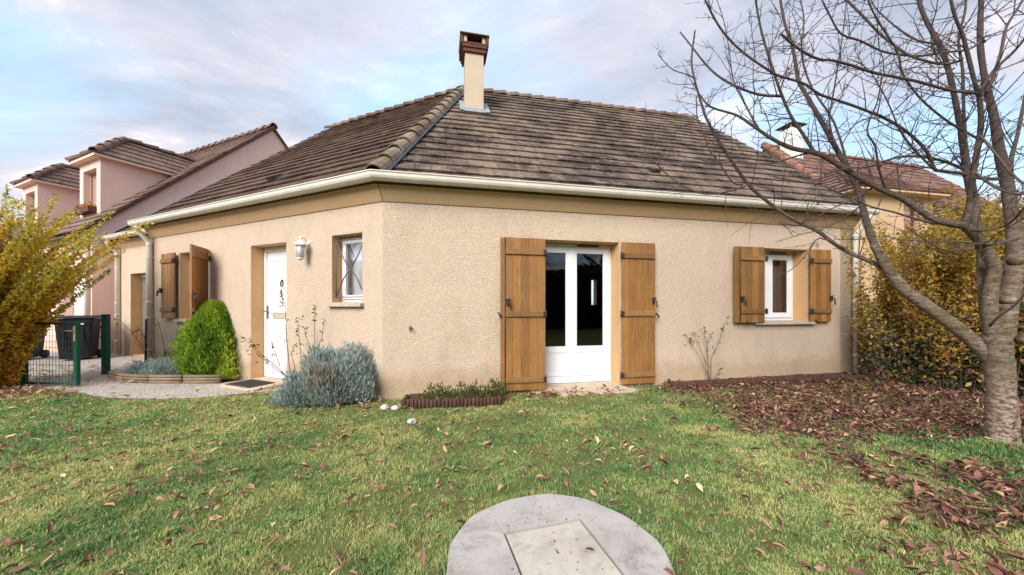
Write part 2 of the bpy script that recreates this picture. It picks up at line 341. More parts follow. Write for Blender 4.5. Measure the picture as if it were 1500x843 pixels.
# ------------------------------------------------------------------ frames of the house
dR, nR = (.9793, .2026), (.2026, -.9793)
dL, nL = (-.9162, .4007), (-.4007, -.9162)
C0 = (-1.705, 4.544)
FR = Fr(C0, dR, nR); FL = Fr(C0, dL, nL)
FG = Fr((C0[0]+.6*.4007, C0[1]+.6*.9162), dL, nL)
LR, LL, TG0, TG1 = 7.97, 6.13, 6.13, 9.54
SKYK, SUNE, EXPO = .40, 1.45, 1.82
TREE = [
('trunk',[(4.422,3.11,-0.042,0.0958),(4.416,3.11,0.296,0.0895),(4.403,3.11,0.604,0.0833),(4.385,3.11,0.82,0.0867),(4.36,3.11,0.974,0.0806)]),
('stem',[(4.36,3.11,0.912,0.058),(4.285,3.092,1.159,0.05),(4.272,3.073,1.403,0.0452),(4.271,3.055,1.571,0.0413),(4.179,3.037,1.701,0.0383),(4.052,3.018,1.848,0.0359),(3.945,3.0,1.927,0.0335)]),
('stem',[(4.365,3.14,1.033,0.0605),(4.33,3.151,1.282,0.0468),(4.319,3.161,1.533,0.0362),(4.321,3.172,1.722,0.0328),(4.286,3.183,1.976,0.0331),(4.262,3.193,2.263,0.0334),(4.225,3.204,2.521,0.0301),(4.189,3.215,2.875,0.0228),(4.171,3.225,3.027,0.0211),(4.152,3.236,3.2,0.0193),(4.115,3.247,3.438,0.0195),(4.057,3.257,3.652,0.0178),(3.993,3.268,3.809,0.0181),(3.915,3.279,3.999,0.0163),(3.882,3.289,4.151,0.0144),(3.842,3.3,4.422,0.0125)]),
('stem',[(4.438,3.13,0.848,0.0735),(4.512,3.147,1.158,0.0664),(4.599,3.164,1.533,0.0574),(4.642,3.181,1.85,0.0506),(4.629,3.198,2.1,0.0441),(4.621,3.215,2.359,0.041),(4.569,3.232,2.692,0.0344),(4.541,3.248,3.021,0.0293),(4.513,3.265,3.224,0.0241),(4.498,3.282,3.41,0.0225),(4.482,3.299,3.703,0.0209),(4.505,3.316,3.978,0.0191),(4.534,3.333,4.19,0.0172),(4.537,3.35,4.603,0.0135)]),
('limb',[(3.945,3.0,1.927,0.0335),(3.695,3.0,1.974,0.0257),(3.535,3.0,2.07,0.0245),(3.392,3.0,2.165,0.0231),(3.154,3.0,2.271,0.0221),(2.911,3.0,2.414,0.0209),(2.673,3.0,2.551,0.0196),(2.448,3.0,2.598,0.018),(2.269,3.0,2.681,0.0139),(2.091,3.0,2.8,0.0107),(1.954,3.0,2.889,0.0098),(1.729,3.0,2.961,0.0076),(1.634,3.0,3.068,0.0051)]),
('limb',[(3.921,3.0,1.909,0.0318),(3.931,2.981,1.987,0.0262),(3.935,2.962,2.1,0.0225),(3.927,2.942,2.286,0.0205),(3.936,2.923,2.493,0.0203),(3.945,2.904,2.692,0.0184),(3.924,2.885,2.819,0.0166),(3.881,2.865,2.973,0.0149),(3.821,2.846,3.074,0.0132),(3.739,2.827,3.286,0.0132),(3.669,2.808,3.444,0.0116),(3.595,2.788,3.539,0.01),(3.526,2.769,3.688,0.01),(3.458,2.75,3.997,0.0083)]),
('limb',[(4.45,3.13,0.588,0.0559),(4.319,3.171,0.831,0.0564),(4.146,3.211,1.023,0.0553),(3.934,3.252,1.214,0.0523),(3.748,3.292,1.383,0.0485),(3.636,3.333,1.59,0.0437),(3.547,3.373,1.821,0.0316),(3.502,3.414,2.092,0.0277),(3.475,3.454,2.362,0.026),(3.405,3.495,2.618,0.0231),(3.332,3.535,2.83,0.0225),(3.257,3.576,3.061,0.0218),(3.208,3.616,3.232,0.021),(3.128,3.657,3.458,0.0189),(3.075,3.697,3.643,0.0179),(3.079,3.738,3.833,0.0168),(3.068,3.778,4.093,0.0142),(3.025,3.819,4.351,0.0131),(3.004,3.859,4.659,0.0118),(2.996,3.9,5.004,0.0105)]),
('limb',[(3.698,3.42,1.599,0.0228),(3.537,3.428,1.682,0.0203),(3.361,3.436,1.764,0.0191),(3.206,3.444,1.861,0.0182),(3.063,3.452,1.979,0.0173),(2.892,3.461,2.063,0.0165),(2.693,3.469,2.189,0.0159),(2.423,3.477,2.411,0.0154),(2.291,3.485,2.593,0.0146),(2.151,3.493,2.811,0.0138),(2.045,3.501,2.995,0.013),(1.967,3.509,3.166,0.0121),(1.943,3.518,3.261,0.0112),(1.906,3.526,3.405,0.0103),(1.868,3.534,3.564,0.0094),(1.845,3.542,3.752,0.0085),(1.884,3.55,4.067,0.0076)]),
('limb',[(2.626,3.0,2.574,0.0141),(2.53,3.006,2.738,0.0123),(2.434,3.013,2.896,0.0113),(2.343,3.019,3.127,0.0106),(2.288,3.025,3.311,0.0098),(2.233,3.031,3.501,0.0092),(2.189,3.037,3.686,0.0085),(2.152,3.044,3.932,0.0079),(2.144,3.05,4.179,0.0073)]),
('limb',[(4.659,3.25,2.43,0.0166),(4.401,3.221,2.419,0.0151),(4.172,3.192,2.453,0.0144),(3.959,3.163,2.466,0.0138),(3.842,3.134,2.474,0.0132),(3.757,3.105,2.585,0.0125),(3.625,3.076,2.694,0.0119),(3.446,3.047,2.801,0.0115),(3.269,3.018,2.87,0.0111),(3.143,2.989,2.895,0.0106),(2.931,2.961,2.949,0.0103),(2.763,2.932,2.979,0.0099),(2.587,2.903,3.013,0.0095),(2.436,2.874,3.081,0.0091),(2.253,2.845,3.113,0.0088),(2.13,2.816,3.133,0.0084),(1.882,2.787,3.267,0.0081),(1.72,2.758,3.383,0.0077),(1.61,2.729,3.49,0.0073),(1.513,2.7,3.626,0.0069)]),
('limb',[(4.312,3.25,2.507,0.0157),(4.19,3.206,2.509,0.0129),(3.952,3.163,2.56,0.0116),(3.712,3.119,2.579,0.0105),(3.477,3.075,2.56,0.0096),(3.283,3.031,2.505,0.0086),(3.088,2.987,2.433,0.0078),(2.856,2.944,2.403,0.007),(2.642,2.9,2.34,0.0062)]),
('limb',[(4.626,3.2,2.424,0.0179),(4.725,3.26,2.64,0.0154),(4.865,3.32,2.864,0.0141),(4.993,3.38,3.094,0.0131),(5.123,3.44,3.332,0.0122),(5.253,3.5,3.715,0.0113)]),
('limb',[(4.076,3.1,2.509,0.0134),(4.095,3.114,2.762,0.0116),(4.101,3.129,2.973,0.0107),(4.107,3.143,3.392,0.01),(4.089,3.157,3.658,0.0093),(4.164,3.171,3.92,0.0086),(4.195,3.186,4.059,0.0081),(4.233,3.2,4.325,0.0075)]),
('limb',[(3.86,2.85,2.964,0.0121),(3.776,2.812,2.963,0.0108),(3.577,2.775,2.956,0.0103),(3.399,2.737,2.96,0.0099),(3.16,2.7,2.99,0.0096),(2.958,2.663,2.997,0.0093),(2.76,2.625,3.003,0.0091),(2.562,2.587,3.029,0.0088),(2.373,2.55,3.043,0.0086),(2.239,2.513,3.026,0.0083),(2.098,2.475,3.048,0.008),(1.979,2.438,3.083,0.0077),(1.872,2.4,3.121,0.0073)]),
('limb',[(3.719,2.85,3.274,0.0108),(3.73,2.889,3.274,0.01),(3.664,2.928,3.284,0.0097),(3.589,2.967,3.329,0.0095),(3.458,3.006,3.416,0.0095),(3.37,3.044,3.535,0.0094),(3.279,3.083,3.674,0.0093),(3.19,3.122,3.841,0.0092),(3.067,3.161,4.037,0.0092),(2.947,3.2,4.23,0.0091)]),
('branch',[(4.385,3.2,3.679,0.0118),(4.319,3.17,3.668,0.0102),(4.154,3.14,3.564,0.0095),(3.892,3.11,3.517,0.0091),(3.666,3.08,3.464,0.0086),(3.449,3.05,3.449,0.0082),(3.235,3.02,3.463,0.0079),(3.02,2.99,3.529,0.0075),(2.825,2.96,3.565,0.0072),(2.704,2.93,3.692,0.0067),(2.607,2.9,3.804,0.0063)]),
('branch',[(4.078,3.3,3.729,0.0111),(4.093,3.35,3.781,0.009),(4.006,3.4,3.846,0.008),(3.901,3.45,3.98,0.0072),(3.819,3.5,4.131,0.0064),(3.733,3.55,4.313,0.0056),(3.721,3.6,4.499,0.0049)]),
('branch',[(3.792,2.8,2.933,0.0134),(3.771,2.76,2.985,0.0112),(3.813,2.72,3.1,0.0098),(3.885,2.68,3.189,0.0087),(3.921,2.64,3.269,0.0078),(3.964,2.6,3.382,0.0069)]),
('branch',[(4.41,3.2,3.216,0.0151),(4.471,3.217,3.316,0.0131),(4.584,3.233,3.608,0.012),(4.647,3.25,3.82,0.0111),(4.735,3.267,3.963,0.0103),(4.863,3.283,4.146,0.0095),(4.934,3.3,4.357,0.0089)]),
('branch',[(4.372,3.2,2.753,0.0118),(4.249,3.156,2.77,0.0101),(3.949,3.111,2.883,0.0095),(3.686,3.067,3.024,0.0089),(3.513,3.022,3.129,0.0083),(3.367,2.978,3.254,0.0078),(3.282,2.933,3.387,0.0071),(3.118,2.889,3.537,0.0067),(2.985,2.844,3.642,0.0062),(2.889,2.8,3.715,0.0057)]),
('branch',[(3.905,2.9,2.34,0.0108),(3.858,2.775,2.204,0.0085),(3.789,2.65,2.107,0.0072),(3.74,2.525,2.045,0.006),(3.659,2.4,2.028,0.0051)]),
('branch',[(3.804,2.8,2.606,0.0104),(3.7,2.7,2.525,0.0091),(3.666,2.6,2.353,0.0082),(3.624,2.5,2.185,0.0074),(3.564,2.4,2.08,0.0067),(3.507,2.3,2.017,0.0061)]),
('branch',[(3.743,3.0,1.963,0.0117),(3.757,3.056,1.958,0.0099),(3.641,3.111,2.015,0.0092),(3.505,3.167,2.092,0.0086),(3.35,3.222,2.158,0.0081),(3.245,3.278,2.252,0.0076),(3.102,3.333,2.349,0.0071),(3.02,3.389,2.421,0.0065),(2.81,3.444,2.482,0.006),(2.648,3.5,2.544,0.0054)]),
('branch',[(4.543,3.1,1.834,0.0172),(4.417,3.056,1.813,0.0136),(4.222,3.011,1.769,0.0117),(4.053,2.967,1.76,0.0102),(3.912,2.922,1.752,0.0088),(3.772,2.878,1.699,0.0076),(3.574,2.833,1.686,0.0065),(3.407,2.789,1.717,0.0054),(3.277,2.744,1.763,0.0044),(3.101,2.7,1.835,0.0034)]),
('branch',[(4.031,2.95,1.769,0.0093),(4.005,2.992,1.777,0.0073),(3.79,3.033,1.797,0.0064),(3.477,3.075,1.817,0.0057),(3.351,3.117,1.862,0.0049),(3.19,3.158,1.839,0.0042),(3.004,3.2,1.847,0.0034)]),
('branch',[(3.876,2.9,1.863,0.0124),(3.831,2.82,1.845,0.0099),(3.896,2.74,1.855,0.0083),(3.871,2.66,1.894,0.0072),(3.821,2.58,1.951,0.0062),(3.812,2.5,2.037,0.0053)]),
('branch',[(4.158,3.0,1.054,0.011),(4.124,2.925,1.133,0.0089),(4.131,2.85,1.214,0.0076),(4.121,2.775,1.313,0.0066),(4.117,2.7,1.434,0.0057)]),
('branch',[(2.352,3.0,3.056,0.0126),(2.174,3.033,3.088,0.0104),(1.998,3.067,3.181,0.0093),(1.848,3.1,3.301,0.0083),(1.743,3.133,3.447,0.0074),(1.649,3.167,3.615,0.0065),(1.559,3.2,3.774,0.0056)]),
('branch',[(2.37,3.5,2.447,0.0103),(2.322,3.5,2.433,0.0087),(2.128,3.5,2.377,0.008),(1.934,3.5,2.37,0.0074),(1.74,3.5,2.447,0.0069),(1.601,3.5,2.544,0.0063),(1.497,3.5,2.641,0.0058),(1.372,3.5,2.772,0.0053),(1.324,3.5,2.876,0.0048)]),
('branch',[(2.343,3.5,2.461,0.0104),(2.249,3.517,2.494,0.0085),(2.12,3.533,2.703,0.0076),(2.032,3.55,2.837,0.0068),(1.97,3.567,3.056,0.006),(1.923,3.583,3.207,0.0053),(1.925,3.6,3.423,0.0046)]),
('branch',[(1.85,3.5,3.542,0.0083),(1.801,3.525,3.593,0.0061),(1.666,3.55,3.659,0.005),(1.586,3.575,3.754,0.0041),(1.526,3.6,3.858,0.0032)]),
('branch',[(2.139,3.0,2.776,0.0087),(2.053,3.05,3.032,0.007),(1.995,3.1,3.246,0.0061),(1.996,3.15,3.466,0.0053),(2.002,3.2,3.691,0.0046),(1.995,3.25,3.923,0.0039),(1.96,3.3,4.161,0.0033)]),
('branch',[(3.286,3.4,1.786,0.0076),(3.019,3.38,1.896,0.0061),(2.894,3.36,1.766,0.0051),(2.791,3.34,1.657,0.0043),(2.649,3.32,1.555,0.0037),(2.496,3.3,1.527,0.0031)]),
('branch',[(3.16,3.0,2.271,0.0092),(3.124,3.04,2.237,0.007),(2.989,3.08,2.159,0.0059),(2.867,3.12,2.097,0.0049),(2.753,3.16,2.021,0.004),(2.687,3.2,1.974,0.0031)]),
('branch',[(3.359,3.3,2.2,0.0083),(3.189,3.32,2.075,0.0064),(3.009,3.34,1.974,0.0055),(2.861,3.36,1.939,0.0046),(2.778,3.38,1.916,0.0039),(2.599,3.4,1.86,0.0031)]),
('branch',[(2.626,3.0,2.574,0.0081),(2.482,3.057,2.546,0.0068),(2.343,3.114,2.515,0.0061),(2.135,3.171,2.545,0.0056),(1.918,3.229,2.575,0.0052),(1.692,3.286,2.645,0.0047),(1.556,3.343,2.69,0.0042),(1.38,3.4,2.708,0.0037)]),
('branch',[(4.042,3.15,3.403,0.0086),(3.931,3.192,3.337,0.007),(3.778,3.233,3.243,0.0062),(3.567,3.275,3.036,0.0056),(3.363,3.317,3.02,0.0049),(3.159,3.358,2.843,0.0043),(2.962,3.4,2.87,0.0037)]),
('branch',[(3.788,3.1,2.46,0.0088),(3.544,3.033,2.602,0.0069),(3.337,2.967,2.747,0.0058),(3.187,2.9,2.885,0.0049),(3.03,2.833,3.015,0.0041),(2.849,2.767,3.137,0.0034),(2.62,2.7,3.171,0.0028)]),
('branch',[(3.267,3.0,2.212,0.0109),(3.111,2.92,2.376,0.0082),(2.992,2.84,2.542,0.0067),(2.842,2.76,2.641,0.0055),(2.839,2.68,2.812,0.0044),(2.79,2.6,2.97,0.0034)]),
('branch',[(3.306,3.5,2.8,0.0114),(3.186,3.46,3.07,0.009),(3.197,3.42,3.387,0.0076),(3.213,3.38,3.696,0.0064),(3.214,3.34,3.932,0.0055),(3.202,3.3,4.161,0.0046)]),
('branch',[(3.912,3.4,1.368,0.01),(3.947,3.467,1.495,0.0073),(4.107,3.533,1.745,0.0058),(4.242,3.6,1.862,0.0045)]),
('branch',[(3.619,3.7,2.685,0.0118),(3.496,3.74,3.22,0.0097),(3.293,3.78,3.615,0.0086),(3.207,3.82,4.019,0.0077),(3.271,3.86,4.43,0.0067),(3.259,3.9,4.695,0.0058)]),
]
# ------------------------------------------------------------------ the house
house = empty('house', (C0[0], C0[1], 0), 'peach rendered single storey house with brown tiled roof and honey coloured wooden shutters', 'house')
def wall_skin(mb, F, L, ztop, holes, depth=.25, t0=0, inner=.32):
    ts = sorted({t0, L, *[h[0] for h in holes], *[h[1] for h in holes]}); zs = sorted({-.3, ztop, *[h[2] for h in holes], *[h[3] for h in holes]})
    for a, b in zip(ts, ts[1:]):
        for c, d in zip(zs, zs[1:]):
            if any(h[0] < (a+b)/2 < h[1] and h[2] < (c+d)/2 < h[3] for h in holes): continue
            mb.quad(F(a, 0, c), F(b, 0, c), F(b, 0, d), F(a, 0, d), 0)
            mb.quad(F(a, -inner, c), F(b, -inner, c), F(b, -inner, d), F(a, -inner, d), 2)
    for (a, b, c, d) in holes:
        for p, q in (((a, c), (b, c)), ((b, c), (b, d)), ((b, d), (a, d)), ((a, d), (a, c))):
            mb.quad(F(p[0], 0, p[1]), F(q[0], 0, q[1]), F(q[0], -inner, q[1]), F(p[0], -inner, p[1]), 1)
HR = [(2.05, 3.402, .0, 2.20), (5.86, 6.955, .975, 2.207)]
HL = [(.359, .945, 1.285, 2.237), (1.94, 2.835, .03, 2.225), (4.04, 5.05, 1.0, 2.245)]
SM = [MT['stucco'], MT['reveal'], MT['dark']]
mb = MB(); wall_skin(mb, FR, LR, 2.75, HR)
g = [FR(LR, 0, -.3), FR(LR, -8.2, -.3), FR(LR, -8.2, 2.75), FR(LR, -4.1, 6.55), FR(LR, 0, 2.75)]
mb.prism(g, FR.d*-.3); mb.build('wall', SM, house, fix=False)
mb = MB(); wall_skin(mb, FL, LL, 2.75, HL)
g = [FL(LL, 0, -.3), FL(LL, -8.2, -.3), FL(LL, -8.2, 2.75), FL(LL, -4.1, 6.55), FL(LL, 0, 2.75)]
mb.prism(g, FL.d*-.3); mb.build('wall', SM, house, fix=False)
mb = MB(); wall_skin(mb, Fr(FR(0, -8.2, 0)[:2], dR, tuple(-x for x in nR)), LR, 2.75, [(6.57, 6.80, 1.3, 2.3)], t0=2.6)  # narrow opening added so daylight shows as a bright strip in the glazed door
wall_skin(mb, Fr(FL(0, -8.2, 0)[:2], dL, tuple(-x for x in nL)), LL, 2.75, [], t0=2.6)
mb.build('rear_wall', SM, house, fix=False)
mb = MB(); wall_skin(mb, FG, TG1, 2.715, [(7.55, 8.82, .03, 2.05)], t0=TG0-.02, inner=.3)
mb.box(FG, 7.5, 8.86, -1.2, -1.1, -.2, 2.6, 2)
mb.build('garage_wall', SM, house, fix=False)
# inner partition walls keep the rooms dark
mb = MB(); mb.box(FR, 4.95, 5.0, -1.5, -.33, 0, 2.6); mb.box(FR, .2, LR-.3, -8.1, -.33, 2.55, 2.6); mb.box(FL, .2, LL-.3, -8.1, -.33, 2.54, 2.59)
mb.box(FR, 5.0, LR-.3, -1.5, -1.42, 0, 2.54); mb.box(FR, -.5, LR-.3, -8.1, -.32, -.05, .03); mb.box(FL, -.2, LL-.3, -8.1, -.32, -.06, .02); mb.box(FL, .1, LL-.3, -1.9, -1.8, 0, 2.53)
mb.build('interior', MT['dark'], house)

TH = .91; AS = math.atan(TH); ca, sa = math.cos(AS), math.sin(AS)
TB, CB = .3032, .9529      # along / inward per metre of the corner bisector
bis = Vector((.104, .9946, 0))
def roofP(F, t, D, h=0, z0=3.05):  # point on a roof plane: inward distance D, height h above the plane
    return F(t, -D+sa*h, z0+TH*D+ca*h)
def tiles(F, t0, t1, D0, D1, rows, w=.215, z0=3.05, clips=(), jit=1.0, thick=.020):
    bm = bmesh.new(); lay = bm.faces.layers.float.new('rnd')
    ds = (D1-D0)/rows
    for i in range(rows):
        Da = D0+i*ds; Db = Da+ds+.04
        off = (i % 2)*w*.5+random.uniform(-.02, .02)
        n0 = int((t1-t0)/w)+2; wob = random.uniform(-.004, .004)
        for j in range(-1, n0):
            a = t0+off+j*w-w; b = a+w-.004
            a = max(a, t0); b = min(b, t1+random.uniform(-.004, .004))
            if b-a < .03: continue
            hh = random.uniform(-.003, .005)*jit+wob; sk = random.uniform(-.006, .006)*jit
            lo = .035+hh; hi = .004
            P = [roofP(F, a, Da+sk*.5, lo, z0), roofP(F, b, Da+sk*.5, lo+sk*.4, z0), roofP(F, b, Db, hi, z0), roofP(F, a, Db, hi, z0),
                 roofP(F, a, Da+sk*.5, lo-thick, z0), roofP(F, b, Da+sk*.5, lo-thick, z0), roofP(F, b, Db, hi-thick, z0), roofP(F, a, Db, hi-thick, z0)]
            vs = [bm.verts.new(p) for p in P]; r = random.random()
            for q in ((0, 1, 2, 3), (7, 6, 5, 4), (0, 4, 5, 1), (1, 5, 6, 2), (3, 2, 6, 7), (0, 3, 7, 4)):
                f = bm.faces.new([vs[k] for k in q]); f[lay] = r
    for co, no in clips:
        bmesh.ops.bisect_plane(bm, geom=bm.verts[:]+bm.edges[:]+bm.faces[:], plane_co=co, plane_no=no, clear_inner=True)
    bmesh.ops.recalc_face_normals(bm, faces=bm.faces)
    return bm
def bm_obj(name, bm, mats, parent):
    if not isinstance(mats, (list, tuple)): mats = [mats]
    off = roots_loc(parent); bmesh.ops.translate(bm, verts=bm.verts, vec=-off)
    me = bpy.data.meshes.new(name); bm.to_mesh(me); bm.free()
    for m_ in mats: me.materials.append(m_)
    return link(name, me, parent)
hipco = Vector((C0[0], C0[1], 0)); hn = Vector((.9946, -.104, 0))
roofR = bm_obj('roof', tiles(FR, -1.0, 8.13, -.24, 4.1, 20, clips=[(hipco+hn*.03, hn)]), MT['tileR'], house)
roofL = bm_obj('roof', tiles(FL, -1.0, LL+.12, -.24, 4.1, 20, clips=[(hipco-hn*.03, -hn)]), MT['tileL'], house)
# deck under the tiles and the rear slopes
mb = MB()
def deck(F, pts): 
    P = [roofP(F, t, D, -.03) for t, D in pts]; mb.prism(P, (0, 0, -.07))
deck(FR, [(-.23*TB, -.2), (8.08, -.2), (8.08, 4.1), (4.3*TB, 4.1)])
deck(FL, [(-.23*TB, -.2), (LL+.08, -.2), (LL+.08, 4.1), (4.3*TB, 4.1)])
def rear(F, t1):
    z = lambda D: 3.05+TH*(8.2-D)
    P = [F(t, -D, z(D)) for t, D in ((1.3, 4.1), (t1, 4.1), (t1, 8.45), (2.68, 8.45))]; mb.prism(P, (0, 0, -.1))
rear(FR, 8.1); rear(FL, LL+.1)
mb.build('roof_deck', MT['tileL'], house)
def cap(mb, p0, p1, r0, r1, up, th=.018, k=8, span=100):
    p0 = Vector(p0); p1 = Vector(p1); d = (p1-p0).normalized(); u = Vector(up); u = (u-d*u.dot(d)).normalized(); w = d.cross(u)
    vs = []
    for p, r_ in ((p0, r0), (p1, r1)):
        for rr in (r_, r_-th):
            for j in range(k+1):
                a = R(-span+2*span*j/k); vs.append(p+(u*math.cos(a)+w*math.sin(a))*rr)
    n = k+1; fs = []
    for j in range(k):
        fs += [(j, j+1, 2*n+j+1, 2*n+j), (n+j, 3*n+j, 3*n+j+1, n+j+1), (j, n+j, n+j+1, j+1), (2*n+j, 2*n+j+1, 3*n+j+1, 3*n+j)]
    mb.add(vs, fs, sm=False)
def caps(mb, a, b, n, r=.115, lift=.0):
    a = Vector(a); b = Vector(b)
    for i in range(n):
        p = a.lerp(b, i/n); q = a.lerp(b, (i+1.13)/n)
        j = Vector((random.uniform(-.006, .006),)*2+(random.uniform(-.004, .006),))
        cap(mb, p+j+Vector((0, 0, .02)), q+Vector((0, 0, -.004)), r+.012, r-.012, (0, 0, 1))
def hipP(m, dz): return hipco+bis*m+Vector((0, 0, 3.05+TH*CB*m+dz))
mb = MB(); caps(mb, hipP(-.215, .005), hipP(4.3, .0), 15, .12); mb.build('hip_tiles', MT['tileH'], house)
apex = hipP(4.3, 0)
mb = MB(); caps(mb, FR(8.13, -4.1, apex.z-.02), FR(1.42, -4.1, apex.z-.02), 20, .105); mb.build('ridge_tiles', MT['tileRidge'], house)
mb = MB(); caps(mb, FL(LL+.12, -4.1, apex.z-.02), FL(1.42, -4.1, apex.z-.02), 14, .105); mb.build('ridge_tiles', MT['tileRidge'], house)
mb = MB()
for m0, m1 in ((-.2, 2.0), (2.0, 4.15)):
    P = [roofP(FR, m*TB+dx, m*CB, .052) for m, dx in ((m0, .05), (m0, .165), (m1, .165), (m1, .05))]
    mb.prism(P, (0, 0, .006))
mb.build('hip_flashing', simple('dark_zinc', (.045, .05, .065), (.03, .034, .045), 8, .6), house)
# eave board, gutter
def st_end(F, t): return lambda o, z: F(t, o, z)
def st_cor(o, z): return hipco+bis*(-o/CB)+Vector((0, 0, z))
FAS = [(-.01, 2.615), (.004, 2.615), (.128, 2.80), (.165, 2.80), (.165, 2.835), (-.01, 2.835)]
GUT = [(.168, 2.905), (.168, 2.83), (.195, 2.808), (.255, 2.81), (.285, 2.83), (.298, 2.855), (.300, 2.895), (.312, 2.898), (.312, 2.91), (.288, 2.91), (.286, 2.86), (.270, 2.838), (.25, 2.822), (.20, 2.82), (.182, 2.836), (.182, 2.905)]
eb = MB().sweep(FAS, [st_end(FL, LL), st_cor, st_end(FR, LR)]).build('eave_board', MT['fascia'], house)
MT['seam_and_shadow'] = simple('brown_seam_and_shadow', (.16, .085, .05), (.10, .06, .04), 9, .9)
MB().sweep([(.0, 2.606), (.007, 2.606), (.007, 2.6145), (.0, 2.6145)], [st_end(FL, LL), st_cor, st_end(FR, LR)]).build('seam_and_shadow', MT['seam_and_shadow'], eb)  # brown strip paints the shadow gap where the wall meets the eave board
MB().prism([st_cor(.010, 2.620), st_cor(.132, 2.798), st_cor(.126, 2.80), st_cor(.0, 2.618)], Vector((.007, 0, 0))).build('seam_and_shadow', MT['seam_and_shadow'], eb)
gut = MB().sweep(GUT, [st_end(FL, LL+.13), st_cor, st_end(FR, 8.12)])
gut.sweep([(.17, 2.90), (.17, 2.835), (.2, 2.815), (.26, 2.815), (.29, 2.84), (.296, 2.90)], [st_end(FL, LL+.125), st_end(FL, LL+.13)])
gut.sweep([(.17, 2.90), (.17, 2.835), (.2, 2.815), (.26, 2.815), (.29, 2.84), (.296, 2.90)], [st_end(FR, 8.115), st_end(FR, 8.12)])
gut.build('gutter', MT['gutter'], house)
dz = .085
MB().sweep([(o, z+dz) for o, z in FAS], [st_end(FG, LL+.02), st_end(FG, TG1-.005)]).build('eave_board', MT['fascia'], house)
MB().sweep([(o, z+dz) for o, z in GUT], [st_end(FG, LL-.3), st_end(FG, TG1-.02)]).build('gutter', MT['gutter'], house)
bm_obj('garage_roof', tiles(FG, LL+.13, TG1-.005, -.24, 3.0, 15, z0=3.135, w=.215), MT['tileL'], house)
mb = MB(); P = [roofP(FG, t, D, .06, 3.135) for t, D in ((TG1-.16, -.22), (TG1-.002, -.22), (TG1-.002, 3.0), (TG1-.16, 3.0))]; mb.prism(P, (0, 0, .006))
mb.build('roof_flashing', MT['lead'], house)
mb = MB(); P = [roofP(FG, t, D, -.03, 3.135) for t, D in ((LL, -.2), (TG1-.01, -.2), (TG1-.01, 3.0), (LL, 3.0))]; mb.prism(P, (0, 0, -.08)); 
mb.prism([FG(LL, -3, 2.6), FG(LL, -3, 5.9), FG(TG1-.01, -3, 5.9), FG(TG1-.01, -3, 2.6)], FG.n*-.1); mb.build('roof_deck', MT['tileL'], house)
def downpipe(F, t, dz=0, r=.043, zb=.0, lt=0):
    mb = MB(); mb.tube([F(t+lt, .235, 2.80+dz), F(t+lt, .235, 2.745+dz), F(t+lt*.9, .21, 2.70+dz), F(t+lt*.1, .09, 2.56+dz), F(t, .062, 2.50+dz), F(t, .062, zb)], r, 12)
    for z in (2.45+dz, 1.3, .35): mb.tube([F(t, .062, z), F(t, .062, z+.03)], r+.006, 12)
    o = mb.build('downpipe', MT['gutter'], house)
    m2 = MB()
    for z in (2.2, 1.0): m2 = MB(); m2.box(F, t-.02, t+.02, -.0, .03, z, z+.025); m2.tube([F(t, .062, z), F(t, .062, z+.022)], r+.004, 12); m2.build('pipe_bracket', MT['gutter'], o)
downpipe(FR, 7.93, lt=.05); downpipe(FL, 6.06); downpipe(FG, 9.36, dz=.085)
# vents in the tiles
for F, t, D in ((FL, 2.9, .42), (FR, 4.25, .46), (FL, 3.75, 3.6)):
    mb = MB(); P = [roofP(F, t+a, D+b, .045) for a, b in ((0, 0), (.16, 0), (.16, .16), (0, .16))]; Q = [roofP(F, t+a, D+b, h) for a, b, h in ((0, 0, .10), (.16, 0, .10), (.16, .16, .055), (0, .16, .055))]
    mb.add(P+Q, [(0, 1, 2, 3), (4, 5, 6, 7), (0, 1, 5, 4), (1, 2, 6, 5), (2, 3, 7, 6), (3, 0, 4, 7)]); mb.build('roof_vent', MT['iron'], house)
# chimney
ct0, ct1, co = 1.25, 1.64, -2.474
ch = MB().box(FR, ct0, ct1, co-.42, co, 4.9, 6.56).build('chimney', MT['chim'], house, bevel=.006)
mb = MB(); mb.box(FR, ct0-.045, ct1+.045, co-.465, co+.045, 6.56, 6.64); mb.box(FR, ct0-.07, ct1+.07, co-.49, co+.07, 6.64, 6.70)
for k in range(9):
    a = ct0-.06+k*.058; mb.box(FR, a, a+.05, co+.03, co+.073, 6.705, 6.745)
mb.box(FR, ct0-.06, ct1+.06, co-.48, co+.055, 6.70, 6.745)
mb.build('chimney_crown', MT['brick'], ch, bevel=.004)
for a in (ct0-.03, ct1-.035):
    for b in (co+.05, co-.43): MB().box(FR, a, a+.065, b-.05, b, 6.745, 6.88).build('chimney_pillar', MT['chim'], ch)
mb = MB(); mb.box(FR, ct0-.10, ct0-.045, co-.50, co+.08, 6.70, 6.88); mb.box(FR, ct1+.045, ct1+.10, co-.50, co+.08, 6.70, 6.88)
mb.box(FR, ct0-.045, ct1+.045, co-.50, co-.46, 6.745, 6.88); mb.box(FR, ct0+.05, ct1-.05, co-.42, co-.06, 6.746, 6.82); mb.box(FR, ct0-.11, ct1+.11, co-.53, co+.11, 6.88, 6.905)
mb.build('chimney_cap', MT['brick'], ch, bevel=.005)
mb = MB()
def rp(t, D, h=.06): return roofP(FR, t, D, h)
Df = -co
mb.prism([rp(ct1+.002, Df-.05), rp(ct1+.13, Df-.05), rp(ct1+.13, Df+.45), rp(ct1+.002, Df+.45)], (0, 0, .01))
mb.prism([rp(ct0-.11, Df-.05), rp(ct0-.002, Df-.05), rp(ct0-.002, Df+.45), rp(ct0-.11, Df+.45)], (0, 0, .01))
